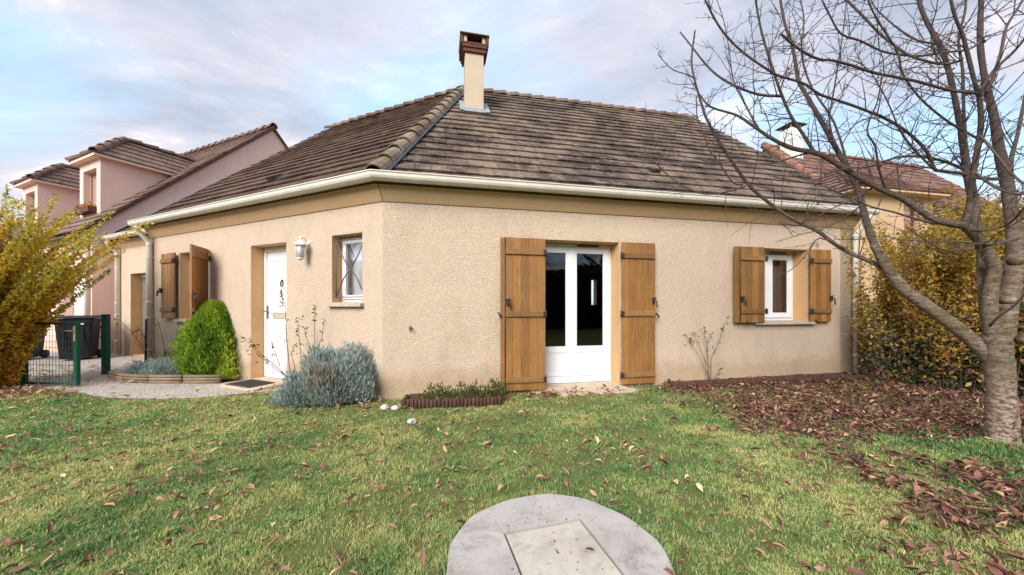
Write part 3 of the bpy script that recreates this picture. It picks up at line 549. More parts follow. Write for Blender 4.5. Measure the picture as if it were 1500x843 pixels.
mb.prism([rp(ct0-.05, Df-.09), rp(ct1+.05, Df-.09), rp(ct1+.05, Df), rp(ct0-.05, Df)], (0, 0, .01))
mb.box(FR, ct0-.006, ct1+.006, co-.43, co+.006, 5.0, 5.40)
mb.build('flashing', MT['lead'], ch)

# ---- openings
def frame_rect(mb, F, t0, t1, z0, z1, o, w, d, m=0, wb=None, wt=None):
    wb = wb or w; wt = wt or w
    mb.box(F, t0, t0+w, o-d, o, z0, z1, m); mb.box(F, t1-w, t1, o-d, o, z0, z1, m)
    mb.box(F, t0+w, t1-w, o-d, o, z0, z0+wb, m); mb.box(F, t0+w, t1-w, o-d, o, z1-wt, z1, m)
def pane(F, t0, t1, z0, z1, o, parent, mt='glass'): return MB().quad(F(t0, o, z0), F(t1, o, z0), F(t1, o, z1), F(t0, o, z1)).build('pane', MT[mt], parent, fix=False)
# french door
a, b, zb, zt = 2.055, 3.397, .05, 2.195; o = -.25
mb = MB(); frame_rect(mb, FR, a, b, zb, zt, o, .05, .06); mid = (a+b)/2+.0
mb.box(FR, a, b, o-.06, o+.012, zb-.0, zb+.10)
fd = mb.build('french_door', MT['pvc'], house, bevel=.004)
for s, (p, q) in enumerate(((a+.052, mid-.002), (mid+.002, b-.052))):
    mb = MB(); frame_rect(mb, FR, p, q, zb+.105, zt-.055, o+.022, .075, .05); mb.box(FR, p+.075, q-.075, o-.02, o+.010, zb+.18, .52); mb.box(FR, p+.075, q-.075, o-.028, o+.022, .52, .60)
    frame_rect(mb, FR, p+.075, q-.075, .60, zt-.13, o+.016, .014, .03)
    frame_rect(mb, FR, p+.095, q-.095, zb+.20, .50, o+.016, .012, .01)
    if s == 0: mb.box(FR, mid-.03, mid+.03, o+.024, o+.036, zb+.11, zt-.06)
    sh = mb.build('door_leaf', MT['pvc'], fd, bevel=.003)
    pn = MB().quad(FR(p+.089, o-.002, .614), FR(q-.089, o-.002, .614), FR(q-.089, o-.002, zt-.144), FR(p+.089, o-.002, zt-.144)).build('pane', MT['glass'], fd, fix=False)
MB().box(FR, mid+.10, mid+.46, o+.001, o+.02, zt-.035, zt-.012).build('air_vent', MT['iron'], fd)
mb = MB(); mb.prism([FR(t, o_, z) for t, o_, z in ((2.02, -.24, .048), (2.02, .12, .018), (2.02, .12, -.04), (2.02, -.24, -.04))], FR.d*1.47)
stp = mb.build('door_sill', MT['stone'], house, bevel=.008)
mb = MB(); mb.lathe(FR(2.72, -.03, .03), [(.012, 0), (.012, .015), (.006, .02)], 8); mb.build('door_stop', MT['iron'], stp)
# right window
a, b, zb, zt = 5.865, 6.95, .98, 2.202
mb = MB(); frame_rect(mb, FR, a, b, zb, zt, o, .045, .06); w = mb.build('window', MT['pvc'], house, bevel=.004); mid = (a+b)/2
for p, q in ((a+.047, mid-.002), (mid+.002, b-.047)):
    mb = MB(); frame_rect(mb, FR, p, q, zb+.05, zt-.06, o+.02, .075, .05); frame_rect(mb, FR, p+.076, q-.076, zb+.126, zt-.136, o+.008, .014, .02); mb.build('sash', MT['pvc'], w, bevel=.003)
    pane(FR, p+.09, q-.09, zb+.14, zt-.15, o-.004, w)
MB().box(FR, mid+.05, mid+.38, o+.001, o+.014, zt-.036, zt-.016).build('air_vent', MT['iron'], w)
mb = MB(); mb.box(FR, mid+.0, b, o-.20, o-.17, zb, zt); mb.build('curtain', MT['curtain'], w)
mb = MB(); mb.prism([FR(5.83, o_, z) for o_, z in ((-.24, .985), (.075, .965), (.075, .925), (-.24, .925))], FR.d*1.22); mb.build('window_sill', MT['sill'], w, bevel=.006)
# small window with grille
a, b, zb, zt = .362, .942, 1.29, 2.233; o = -.16
mb = MB(); frame_rect(mb, FL, a, b, zb, zt, o, .04, .05); w = mb.build('window', MT['pvc'], house, bevel=.004)
mb = MB(); frame_rect(mb, FL, a+.042, b-.042, zb+.042, zt-.042, o+.018, .06, .045); mb.build('sash', MT['pvc'], w, bevel=.003)
pane(FL, a+.10, b-.10, zb+.10, zt-.10, o-.006, w, 'glass2')
mb = MB(); mb.box(FL, .66, .95, o-.14, o-.12, zb, zt); mb.build('curtain', MT['pvc'], w)
mb = MB(); mb.prism([FL(.33, o_, z) for o_, z in ((-.15, 1.293), (.07, 1.268), (.07, 1.222), (-.15, 1.222))], FL.d*.66); mb.build('window_sill', MT['sill'], w, bevel=.006)
mb = MB(); gz0, gz1, ga, gb, go = 1.36, 2.17, .372, .93, -.06
for p, q in (((ga, gz0), (gb, gz0)), ((gb, gz0), (gb, gz1)), ((gb, gz1), (ga, gz1)), ((ga, gz1), (ga, gz0))): mb.tube([FL(p[0], go, p[1]), FL(q[0], go, q[1])], .009, 6)
cx, cz = (ga+gb)/2, (gz0+gz1)/2
for sx, sz in ((-1, -1), (1, -1), (-1, 1), (1, 1)):
    mb.tube([FL(cx, go, cz), FL(cx+sx*.12, go+.004, cz+sz*.13), FL(cx+sx*.278, go, cz+sz*.40)], .009, 6)
mb.tube([FL(cx, go, cz-.27), FL(cx, go, cz+.27)], .008, 6)
mb.tube([FL(cx+.035*math.cos(R(x)), go+.008, cz+.035*math.sin(R(x))) for x in range(0, 360, 45)], .007, 6, closed=True)
for z in (gz0, gz1): mb.tube([FL(gb, go, z), FL(.95, go, z)], .012, 6); mb.tube([FL(ga, go, z), FL(.355, go, z)], .012, 6)
mb.build('window_grille', MT['greyiron'], w)
# left window
a, b, zb, zt = 4.045, 5.045, 1.005, 2.24; o = -.2
mb = MB(); frame_rect(mb, FL, a, b, zb, zt, o, .045, .05); w = mb.build('window', MT['pvc'], house, bevel=.004); mid = (a+b)/2
for p, q in ((a+.047, mid-.002), (mid+.002, b-.047)):
    mb = MB(); frame_rect(mb, FL, p, q, zb+.05, zt-.05, o+.02, .07, .05); mb.build('sash', MT['pvc'], w, bevel=.003); pane(FL, p+.07, q-.07, zb+.12, zt-.12, o-.004, w)
mb = MB(); mb.prism([FL(3.98, o_, z) for o_, z in ((-.19, 1.01), (.075, .985), (.075, .94), (-.19, .94))], FL.d*1.14); mb.build('window_sill', MT['sill'], w, bevel=.006)
# front door
a, b, zb, zt = 1.945, 2.83, .04, 2.22; o = -.2
mb = MB(); frame_rect(mb, FL, a, b, zb, zt, o, .06, .08, wb=.03, wt=.075); fdr = mb.build('front_door', MT['pvc'], house, bevel=.004)
mb = MB(); p, q = a+.063, b-.063; mb.box(FL, p, q, o-.06, o-.02, zb+.03, zt-.08)
for z0, z1 in ((.16, .92), (1.30, 2.0)):
    frame_rect(mb, FL, p+.12, q-.12, z0, z1, o-.008, .02, .014); mb.box(FL, p+.16, q-.16, o-.022, o-.012, z0+.05, z1-.05)
mb.build('door_panel', MT['pvc'], fdr, bevel=.003)
mb = MB(); mb.box(FL, 2.735, 2.765, o-.02, o-.008, 1.02, 1.24); mb.tube([FL(2.75, o-.01, 1.15), FL(2.75, o+.045, 1.15), FL(2.63, o+.048, 1.15)], .010, 8); mb.build('door_handle', MT['greyiron'], fdr)
mb = MB(); frame_rect(mb, FL, 2.22, 2.60, 1.03, 1.13, o-.004, .012, .016); mb.box(FL, 2.232, 2.588, o-.02, o-.010, 1.042, 1.118); mb.build('letter_slot', MT['sill'], fdr)
mb = MB(); mb.tube([FL(2.355+.028*math.cos(R(x)), o+.01, 1.60+.042*math.sin(R(x))) for x in range(0, 360, 40)], .009, 6, closed=True); mb.box(FL, 2.343, 2.367, o-.02, o+.012, 1.635, 1.67); mb.build('door_knocker', MT['iron'], fdr)
mb = MB(); mb.box(FL, a+.02, b-.02, -.19, .46, -.03, .042); mb.build('door_step', MT['stone'], house, bevel=.012)
# garage side door
mb = MB(); mb.box(FG, 7.56, 8.80, -.24, -.20, .03, 1.97); gd = mb.build('garage_door', simple('grey_brown_door', (.13, .11, .10), (.20, .18, .16), 4, .6, stretch=(1, 1, 3)), house)
MB().box(FG, 7.56, 8.81, -.26, -.18, 1.972, 2.045).build('door_frame', MT['pvc'], gd)

def shutter(F, t0, t1, z0, z1, o0, bats, hinge, strip=None, latch=None, nb=5, label=None, th=.028):
    mb = MB(); w = (t1-t0)/nb
    for i in range(nb):
        mb.box(F, t0+i*w+.0012, t0+(i+1)*w-.0012, o0, o0+th+random.uniform(-.0006, .0006), z0+random.uniform(0, .004), z1-random.uniform(0, .004))
    mb.box(F, t0+.004, t1-.004, o0+.002, o0+th-.006, z0+.006, z1-.006)
    s = mb.build('shutter', MT['wood'], house, bevel=.003)
    if label: s['label'] = label
    for z in bats: MB().box(F, t0+.012, t1-.012, o0+th+.001, o0+th+.026, z-.038, z+.038).build('batten', MT['batten'], s, bevel=.006)
    sg = 1 if hinge > (t0+t1)/2 else -1
    for z in bats:
        m2 = MB(); m2.box(F, hinge-.022, hinge+.022, o0+th-.01, o0+th+.034, z-.035, z+.035); m2.tube([F(hinge+sg*.02, o0+th+.01, z-.05), F(hinge+sg*.02, o0+th+.01, z+.05)], .011, 8); m2.build('hinge', MT['iron'], s)
    if strip:
        a_, b_ = strip; MB().box(F, a_, b_, o0-.03, o0+.012, z0+.004, z1-.004).build('closing_strip', MT['wood'], s, bevel=.003)
        x = b_ if a_ < t0 else a_
        MB().tube([F(x+.001, o0+th+.004, z0+.02), F(x+.001, o0+th+.004, z1-.02)], .008, 6).build('locking_rod', MT['iron'], s)
    if latch:
        lt, lz = latch; m2 = MB(); m2.box(F, lt-.018, lt+.018, o0+th+.001, o0+th+.03, lz-.06, lz+.03); m2.tube([F(lt, o0+th+.03, lz), F(lt+.03, o0+th+.05, lz-.02), F(lt+.035, o0+th+.05, lz-.12)], .010, 6); m2.tube([F(lt-.03, o0+th+.02, lz+.02), F(lt+.03, o0+th+.03, lz+.03)], .012, 6); m2.build('latch', MT['iron'], s)
    return s
def holdback(F, t, z, parent):
    m2 = MB(); m2.tube([F(t, 0, z), F(t, .10, z), F(t, .12, z-.05)], .008, 6); m2.tube([F(t-.03, .105, z+.03), F(t+.02, .11, z-.03)], .011, 6); m2.build('shutter_holdback', MT['iron'], parent)
s1 = shutter(FR, 1.615, 2.205, .05, 2.19, .075, (1.99, 1.12, .20), 2.19, strip=(1.565, 1.622), latch=(1.66, 1.30), label='wider left shutter of the glazed door, folded back over a closing strip')
holdback(FR, 1.55, 1.12, s1)
s2 = shutter(FR, 3.41, 3.965, .055, 2.195, .045, (1.99, 1.12, .20), 3.41, latch=(3.93, 1.33), label='right shutter of the glazed door lying flat on the wall'); holdback(FR, 3.99, 1.10, s2)
s3 = shutter(FR, 5.46, 5.945, .965, 2.20, .08, (2.01, 1.15), 5.95, strip=(5.395, 5.465), latch=(5.495, 1.36), nb=4); holdback(FR, 5.62, .97, s3)
s4 = shutter(FR, 6.93, 7.36, .965, 2.205, .05, (2.01, 1.15), 6.925, latch=(7.34, 1.38), nb=4); holdback(FR, 7.02, .98, s4)
s5 = shutter(FL, 5.07, 5.56, 1.0, 2.25, .045, (2.10, 1.17), 5.075, latch=(5.53, 1.55), nb=4); holdback(FL, 5.60, 1.50, s5)
hp = FL(4.045, .02, 0); dd = Vector((.155, -.49, 0)).normalized(); nn = Vector((-dd.y, dd.x, 0))
F5 = Fr((hp.x, hp.y), dd[:2], nn[:2])
s6 = shutter(F5, .02, .53, 1.0, 2.25, -.014, (2.08, 1.17), .03, latch=(.5, 1.42), nb=4, label='shutter leaf left standing out at an angle from the wall')

# wall lamp, tap hook
lp = FL(1.436, 0, 0); lamp = empty('wall_lamp', (lp.x, lp.y, 2.1), 'small white lantern on a bracket between the front door and the barred window', 'wall lamp')
c = FL(1.436, .125, 0)
def lz(z): return 2.20+(z-2.20)*1.28
mb = MB(); mb.lathe((0, 0, 0), [(0.001, 0), (.001, 0)], 4) if False else None
mb.tube([FL(1.436, .0, 2.17), FL(1.436, .012, 2.17), FL(1.436, .02, 2.17)], [.045, .045, .02], 14); mb.tube([FL(1.436, .015, 2.18), FL(1.436, .05, 2.215), FL(1.436, .09, 2.235), FL(1.436, .125, 2.205)], .010, 8)
mb.build('bracket', MT['whitemetal'], lamp)
mb = MB(); mb.lathe((c.x, c.y, 0), [(.004, 2.25), (.014, 2.225), (.008, 2.205), (.035, 2.185), (.092, 2.125), (.094, 2.112), (.075, 2.112)], 6); mb.build('lamp_cap', MT['whitemetal'], lamp)
mb = MB()
for k in range(6):
    a_ = 2*math.pi*k/6; mb.tube([(c.x+.072*math.cos(a_), c.y+.072*math.sin(a_), 2.112), (c.x+.046*math.cos(a_), c.y+.046*math.sin(a_), 1.93)], .004, 5)
mb.lathe((c.x, c.y, 0), [(.048, 1.935), (.052, 1.92), (.025, 1.905), (.004, 1.89)], 6); mb.build('cage', MT['whitemetal'], lamp)
mb = MB(); mb.lathe((c.x, c.y, 0), [(.043, 1.936), (.067, 2.110)], 6); gm, nt, p_, o_ = new_mat('frosted_glass'); p_.inputs['Base Color'].default_value = (.75, .77, .76, 1); p_.inputs['Roughness'].default_value = .25; p_.inputs['Transmission Weight'].default_value = .35; mb.build('lamp_glass', gm, lamp)
hk = FR(.351, 0, 0); mb = MB(); mb.tube([FR(.351, 0, .94), FR(.351, .03, .94)], .018, 10); mb.tube([FR(.351, .03, .965), FR(.351, .06, .955), FR(.351, .065, .92), FR(.351, .045, .895)], .008, 8)
tag(mb.build('wall_hook', MT['greyiron'], base=(hk.x, hk.y, .94)), 'small dark metal hook on the bare rendered wall left of the glazed door', 'hook')
m_ = FL(2.39, .26, 0); mb = MB(); mb.box(FL, 2.12, 2.70, .06, .43, .043, .055); 
for k in range(12): mb.box(FL, 2.14+k*.045, 2.16+k*.045, .08, .41, .056, .060)
tag(mb.build('door_mat', MT['mat'], base=(m_.x, m_.y, .043)), 'dark grey ribbed mat on the front door step', 'door mat')
# paving slabs in front of the glazed door
for k, (t0_, t1_, lab) in enumerate(((2.28, 2.80, 'irregular flat stone under the left half of the glazed door sill'), (2.83, 3.55, 'longer irregular flat stone under the right half of the glazed door sill'))):
    pts = []
    for x, y in ((0, .17), (.45, .15), (.97, .17), (1, .30), (.8, .36), (.5, .37), (.12, .36)):
        pts.append(FR(t0_+(t1_-t0_)*x+random.uniform(-.015, .015), y+random.uniform(-.01, .01), .002))
    mb = MB(); mb.prism(pts, (0, 0, .03)); tag(mb.build('paving_stone', MT['stone'], base=tuple(FR((t0_+t1_)/2, .27, 0)), bevel=.008), lab, 'paving stone')

# ------------------------------------------------------------------ pink neighbour
PK = empty('pink_house', (-10.38, 8.52, 0), 'pink rendered house with two hipped dormers beyond the garage', 'house')
FP = Fr((-10.38, 8.52), dL, nL)        # facade: t to the left, o outward ; u inward = -o
zP = lambda u: 3.47+1.03*(u-.17)       # roof height above inward distance from facade (u=.44 at our garage front)
mb = MB()
uA = 4.32; LP = 14
g = [FP(0, 0, -.3), FP(0, -2*uA, -.3), FP(0, -2*uA, zP(0)), FP(0, -uA, zP(uA)-.03), FP(0, 0, zP(0)-.03)]
mb.prism(g, FP.d*.25, 0)
wall_skin(mb, FP, LP, 3.25, [(.35, 1.85, .0, 2.15), (5.2, 6.6, 1.0, 2.2)], t0=.25)
mb.build('wall', [MT['pink'], MT['pink'], MT['dark']], PK, fix=False)
MB().box(FP, .36, 1.84, -.25, -.2, 0, 2.14).build('garage_door', MT['pvc'], PK)
MB().box(FP, 5.2, 6.6, -.25, -.2, 1.0, 2.2).build('window', MT['pvc'], PK)
MB().tube([FP(.12, .06, 3.0), FP(.12, .06, 0)], .045, 10).build('downpipe', MT['gutter'], PK)
def tilesP(F, t0, t1, D0, D1, rows, mat, name, parent, zf, slope, w=.3, clips=(), thick=.03):
    global TH, ca, sa
    sv = (TH, ca, sa); TH = slope; A_ = math.atan(slope); ca, sa = math.cos(A_), math.sin(A_)
    bm = tiles(F, t0, t1, D0, D1, rows, w=w, z0=zf, clips=clips, thick=thick); TH, ca, sa = sv
    return bm_obj(name, bm, mat, parent)
tilesP(FP, -.06, LP, -.25, uA+.0, 20, MT['tileP'], 'roof', PK, zP(0), 1.03, .3)
mb = MB(); mb.prism([FP(0, .2, zP(-.2)-.05), FP(LP, .2, zP(-.2)-.05), FP(LP, -uA, zP(uA)-.05), FP(0, -uA, zP(uA)-.05)], (0, 0, -.06))
mb.prism([FP(0, -uA, zP(uA)-.05), FP(LP, -uA, zP(uA)-.05), FP(LP, -2*uA-.2, zP(-.2)-.05), FP(0, -2*uA-.2, zP(-.2)-.05)], (0, 0, -.06)); mb.build('roof_deck', MT['tileP'], PK)
mb = MB(); caps(mb, FP(-.08, -uA, zP(uA)-.03), FP(LP, -uA, zP(uA)-.03), 32, .12); mb.build('ridge_tiles', MT['tileP'], PK)
mb = MB(); mb.prism([FP(-.07, .25, zP(-.25)-.02), FP(-.07, -uA, zP(uA)-.02), FP(-.07, -uA, zP(uA)-.12), FP(-.07, .25, zP(-.25)-.12)], FP.d*.06)
mb.prism([FP(-.07, -2*uA-.2, zP(-.2)-.02), FP(-.07, -uA, zP(uA)-.02), FP(-.07, -uA, zP(uA)-.12), FP(-.07, -2*uA-.2, zP(-.2)-.12)], FP.d*.06); mb.build('verge_tiles', MT['brick'], PK)
def dormer(e, box=True):
    t0, t1 = e-.04, e+1.30; u0 = .42; zb, zt = zP(u0)-.05, 5.28
    ub = u0+(zt-zb)/1.03
    mb = MB(); hole = (t0+.24, t1-.24, zb+.12, zt-.26)
    for a_, b_, c_, d_ in ((t0, hole[0], zb, zt), (hole[1], t1, zb, zt), (hole[0], hole[1], zb, hole[2]), (hole[0], hole[1], hole[3], zt)): mb.box(FP, a_, b_, -u0-.2, -u0, c_, d_)
    for t in (t0+.001, t1-.12): mb.prism([FP(t, -u0-.2, zb), FP(t, -ub-.1, zt), FP(t, -u0-.2, zt)], FP.d*.119)
    d = mb.build('dormer', MT['pink'], PK)
    m2 = MB(); frame_rect(m2, FP, hole[0], hole[1], hole[2], hole[3], -u0-.13, .035, .05); m2.build('window', MT['sill'], d)
    MB().box(FP, hole[0], hole[1], -u0-.19, -u0-.17, hole[2], hole[3]).build('window', MT['curtain'], d)
    # hipped roof: eaves .14 out, ridge centred
    ov = .16; tm = (t0+t1)/2; hw = (t1-t0)/2+ov; rz = zt+.04+hw*1.0; ue = u0-ov
    A1 = FP(tm-hw, -ue, zt+.03); B1 = FP(tm+hw, -ue, zt+.03); apx = FP(tm, -ue-hw, rz); far = FP(tm, -ue-hw-2.6, rz)
    def face_tiles(P0, P1, Q0, Q1, rows, bmx):
        for i in range(rows):
            s0 = i/rows; s1 = (i+1.15)/rows
            a0 = P0.lerp(Q0, s0); a1 = P1.lerp(Q1, s0); b0 = P0.lerp(Q0, min(s1, 1)); b1 = P1.lerp(Q1, min(s1, 1)); nrm = (P1-P0).cross(Q0-P0).normalized(); nrm = nrm if nrm.z > 0 else -nrm
            n = max(1, int((a1-a0).length/.3))
            for j in range(n):
                x0, x1 = j/n, (j+.98)/n
                c0, c1 = a0.lerp(a1, x0), a0.lerp(a1, x1); d0, d1 = b0.lerp(b1, x0), b0.lerp(b1, x1)
                bmx.add([c0+nrm*.035, c1+nrm*.035, d1+nrm*.005, d0+nrm*.005, c0, c1, d1-nrm*.02, d0-nrm*.02], [(0, 1, 2, 3), (4, 5, 6, 7), (0, 1, 5, 4), (1, 2, 6, 5), (2, 3, 7, 6), (3, 0, 4, 7)])
    mr = MB(); face_tiles(A1, B1, apx, apx, 5, mr)
    L1 = FP(tm-hw, -ue-hw*0-3.4, zt+.03); L2 = FP(tm+hw, -ue-3.4, zt+.03)
    face_tiles(A1, L1, apx, far, 5, mr); face_tiles(B1, L2, apx, far, 5, mr); rf = mr.build('dormer_roof', MT['tileP'], d)
    mc = MB(); caps(mc, A1, apx, 4, .10); caps(mc, B1, apx, 4, .10); caps(mc, far, apx, 7, .09); mc.build('ridge_tiles', MT['tileP'], rf if False else d)
    mf = MB(); mf.prism([A1+Vector((0, 0, -.07)), L1+Vector((0, 0, -.07)), L2+Vector((0, 0, -.07)), B1+Vector((0, 0, -.07))], (0, 0, .06)); mf.build('eave_board', MT['pink'], d)
    if box:
        fb = MB(); fb.box(FP, hole[0]-.02, hole[1]+.02, -u0+.0, -u0+.16, hole[2]-.0, hole[2]+.15); fb.build('flower_box', MT['brick'], d)
        n = 160; cc = np.array([FP(random.uniform(hole[0], hole[1]), -u0+random.uniform(.0, .16), hole[2]+random.uniform(.13, .24)) for _ in range(n)])
        leaf_mesh('flowers', cc, RNG.normal(size=(n, 3)), RNG.normal(size=(n, 3)), np.full(n, .06), np.full(n, .04), RNG.random(n)*.4, MT['yellow'], d)
dormer(1.0); dormer(5.65, False)

# ------------------------------------------------------------------ houses on the right
NB = empty('terracotta_roof_house', (12.5, 17, 0), 'house with orange edged brown roof and white chimney beyond the main roof', 'house')
d2, n2 = (.971, .237), (.237, -.971); FB = Fr((12.5, 17), d2, n2)   # origin under ridge left end
zr = 9.13; sl = 1.08
FBe = Fr(FB(0, 4.6, 0)[:2], d2, n2); ze = zr-4.6*sl
mb = MB(); mb.prism([FBe(0, 0, 0), FBe(0, -9.2, 0), FBe(0, -9.2, ze-.1), FBe(0, -4.6, zr-.1), FBe(0, 0, ze-.1)], FBe.d*11); mb.build('wall', MT['beige'], NB)
tilesP(FBe, -.1, 11.2, -.3, 4.6, 17, MT['tileT'], 'roof', NB, ze, sl, .33)
mb = MB(); mb.prism([FBe(-.05, .3, ze-.3*sl-.03), FBe(11, .3, ze-.3*sl-.03), FBe(11, -4.6, zr-.03), FBe(-.05, -4.6, zr-.03)], (0, 0, -.06)); mb.prism([FBe(-.05, -4.6, zr-.03), FBe(11, -4.6, zr-.03), FBe(11, -9.4, ze-.2), FBe(-.05, -9.4, ze-.2)], (0, 0, -.06)); mb.build('roof_deck', MT['tileT'], NB)
mb = MB(); caps(mb, FBe(11.2, -4.6, zr-.02), FBe(-.1, -4.6, zr-.02), 26, .13); mb.build('ridge_tiles', MT['rake'], NB)
mb = MB(); caps(mb, FBe(-.1, .3, ze-.3*sl+.05), FBe(-.1, -4.6, zr+.05), 16, .17); mb.build('verge_tiles', MT['rake'], NB)
cq = MB(); cq.box(FBe, .75, 1.45, -4.5, -3.9, 7.5, 9.85); cb = cq.build('chimney', MT['beige'] if False else MT['whitemetal'], NB)
for a_ in (.78, 1.36): 
    for b_ in (-3.96, -4.45): MB().box(FBe, a_, a_+.06, b_-.05, b_, 9.851, 10.02).build('chimney_pillar', MT['whitemetal'], cb)
cq = MB(); cq.add([FBe(.6, -3.75, 10.02), FBe(1.6, -3.75, 10.02), FBe(1.6, -4.65, 10.02), FBe(.6, -4.65, 10.02), FBe(1.1, -4.2, 10.3)], [(0, 1, 2, 3), (0, 1, 4), (1, 2, 4), (2, 3, 4), (3, 0, 4)]); cq.build('chimney_cowl', MT['iron'], cb)
def hip_house(name, org, d_, n_, Lx, W, zt, pitch, label, mat, wins, parent=None):
    h = empty(name, (org[0], org[1], 0), label, 'house'); F = Fr(org, d_, n_)
    mb = MB(); wall_skin(mb, F, Lx, zt, wins, inner=.2)
    mb.box(F, 0, .2, -W, -.001, -.3, zt); mb.box(F, Lx-.2, Lx, -W, -.001, -.3, zt); mb.box(F, .2, Lx-.2, -W, -W+.2, -.3, zt); mb.build('wall', [MT['beige'], MT['beige'], MT['dark']], h, fix=False)
    for (a_, b_, c_, e_) in wins:
        m2 = MB(); frame_rect(m2, F, a_, b_, c_, e_, -.1, .07, .05); fr_ = m2.build('window', MT['brick'], h); m3 = MB().box(F, a_+.07, b_-.07, -.16, -.14, c_+.07, e_-.07).build('pane', MT['curtain'], fr_)
    ov = .35; hw = W/2+ov; zz = zt-.02; rz = zz+hw*pitch
    A = F(-ov, ov, zz); B = F(Lx+ov, ov, zz); Cc = F(Lx+ov, -W-ov, zz); D_ = F(-ov, -W-ov, zz)
    r0 = F(-ov+hw, -W/2, rz); r1 = F(max(Lx+ov-hw, -ov+hw+.05), -W/2, rz)
    mr = MB()
    def ft(P0, P1, Q0, Q1, rows):
        nrm = (P1-P0).cross(Q0-P0).normalized(); nrm = nrm if nrm.z > 0 else -nrm
        for i in range(rows):
            s0 = i/rows; s1 = min((i+1.15)/rows, 1)
            a0, a1, b0, b1 = P0.lerp(Q0, s0), P1.lerp(Q1, s0), P0.lerp(Q0, s1), P1.lerp(Q1, s1); n = max(1, int((a1-a0).length/.33))
            for j in range(n):
                x0, x1 = j/n, (j+.98)/n; c0, c1, e0, e1 = a0.lerp(a1, x0), a0.lerp(a1, x1), b0.lerp(b1, x0), b0.lerp(b1, x1)
                mr.add([c0+nrm*.06, c1+nrm*.06, e1+nrm*.01, e0+nrm*.01, c0, c1, e1-nrm*.02, e0-nrm*.02], [(0, 1, 2, 3), (4, 5, 6, 7), (0, 1, 5, 4), (1, 2, 6, 5), (2, 3, 7, 6), (3, 0, 4, 7)])
    rows = max(6, int(hw*1.3/.33)); ft(A, B, r0, r1, rows); ft(D_, A, r0, r0, rows); ft(B, Cc, r1, r1, rows); ft(Cc, D_, r1, r0, rows); mr.build('roof', mat, h)
    mc = MB(); caps(mc, A, r0, 10, .13); caps(mc, B, r1, 10, .13); caps(mc, r0, r1, max(2, int((r1-r0).length/.4)), .13); mc.build('ridge_tiles', mat, h)
    m2 = MB(); m2.prism([A+Vector((0, 0, -.06)), B+Vector((0, 0, -.06)), Cc+Vector((0, 0, -.06)), D_+Vector((0, 0, -.06))], (0, 0, .05)); m2.build('eave_board', MT['fascia'], h)
    return h
hip_house('hipped_roof_house', (11.0, 11.0), dR, nR, 3.3, 3.6, 4.95, .72, 'beige house with hipped terracotta roof and one red framed window above the hedge', MT['tileT'], [(2.0, 2.62, 3.7, 4.78)])
hip_house('low_roof_house', (17.2, 13.6), (.955, .296), (.296, -.955), 9.5, 5.0, 4.9, .62, 'low terracotta roofed house half hidden behind the bare tree trunk', MT['tileT'], [(3, 4, 2.4, 3.8)])
# ------------------------------------------------------------------ ground
def sheet(name, pts, z, mat, kind='structure'):
    me = bpy.data.meshes.new(name); me.from_pydata([(x, y, z) for x, y in pts], [], [tuple(range(len(pts)))]); me.materials.append(mat)
    if me.polygons[0].normal.z < 0: me.flip_normals()
    o = link(name, me, None); o['kind'] = kind; return o
def smooth_poly(pts, it=2):
    for _ in range(it):
        q = []
        for a, b in zip(pts, pts[1:]+pts[:1]): q += [(a[0]*.75+b[0]*.25, a[1]*.75+b[1]*.25), (a[0]*.25+b[0]*.75, a[1]*.25+b[1]*.75)]
        pts = q
    return pts
sheet('lawn_ground', [(-400, -400), (400, -400), (400, 400), (-400, 400)], 0, MT['lawn'])
GRAV = [(-16, 5.35), (-9, 5.25), (-7.0, 5.1), (-6.3, 4.95), (-5.5, 4.63), (-4.8, 4.54), (-4.1, 4.62), (-3.7, 4.90), (-3.3, 5.02), (-3.0, 5.15), (-2.9, 6), (-6, 8), (-9, 12), (-20, 16), (-20, 6)]
GR = smooth_poly(GRAV, 1)
sheet('gravel_path', GR, .006, MT['gravel'])
def inpoly(x, y, P):
    c = np.zeros(x.shape, bool); n = len(P)
    for i in range(n):
        x1, y1 = P[i]; x2, y2 = P[(i+1) % n]
        if y1 == y2: continue
        c ^= ((y1 > y) != (y2 > y)) & (x < (x2-x1)*(y-y1)/(y2-y1)+x1)
    return c
BED1 = [(-1.36, 4.60), (-1.30, 4.14), (-.9, 4.17), (-.13, 4.30), (-.12, 4.9)]
BED2 = [(2.36, 5.33), (2.43, 5.13), (2.9, 5.23), (3.35, 5.31), (4.3, 5.48), (5.2, 5.60), (5.72, 5.64), (5.9, 6.14)]
BED3 = [(-6.78, 5.80), (-6.2, 5.56), (-5.75, 5.49), (-5.25, 5.48), (-4.66, 5.48), (-4.45, 5.62), (-5.3, 6.15), (-6.4, 6.5)]
for P in (BED1, BED2, BED3): sheet('bed_soil', P, .06, MT['soil'])
HOUSE = [C0, tuple(FR(LR, 0, 0)[:2]), tuple(FR(LR, -8, 0)[:2]), tuple(FL(LL, -8, 0)[:2]), tuple(FL(LL, 0, 0)[:2])]
MHC, MHR = (.215, 1.655), .528
# manhole
man = empty('concrete_manhole', (MHC[0], MHC[1], 0), 'round grey concrete slab set in the lawn with a square inspection cover', 'manhole')
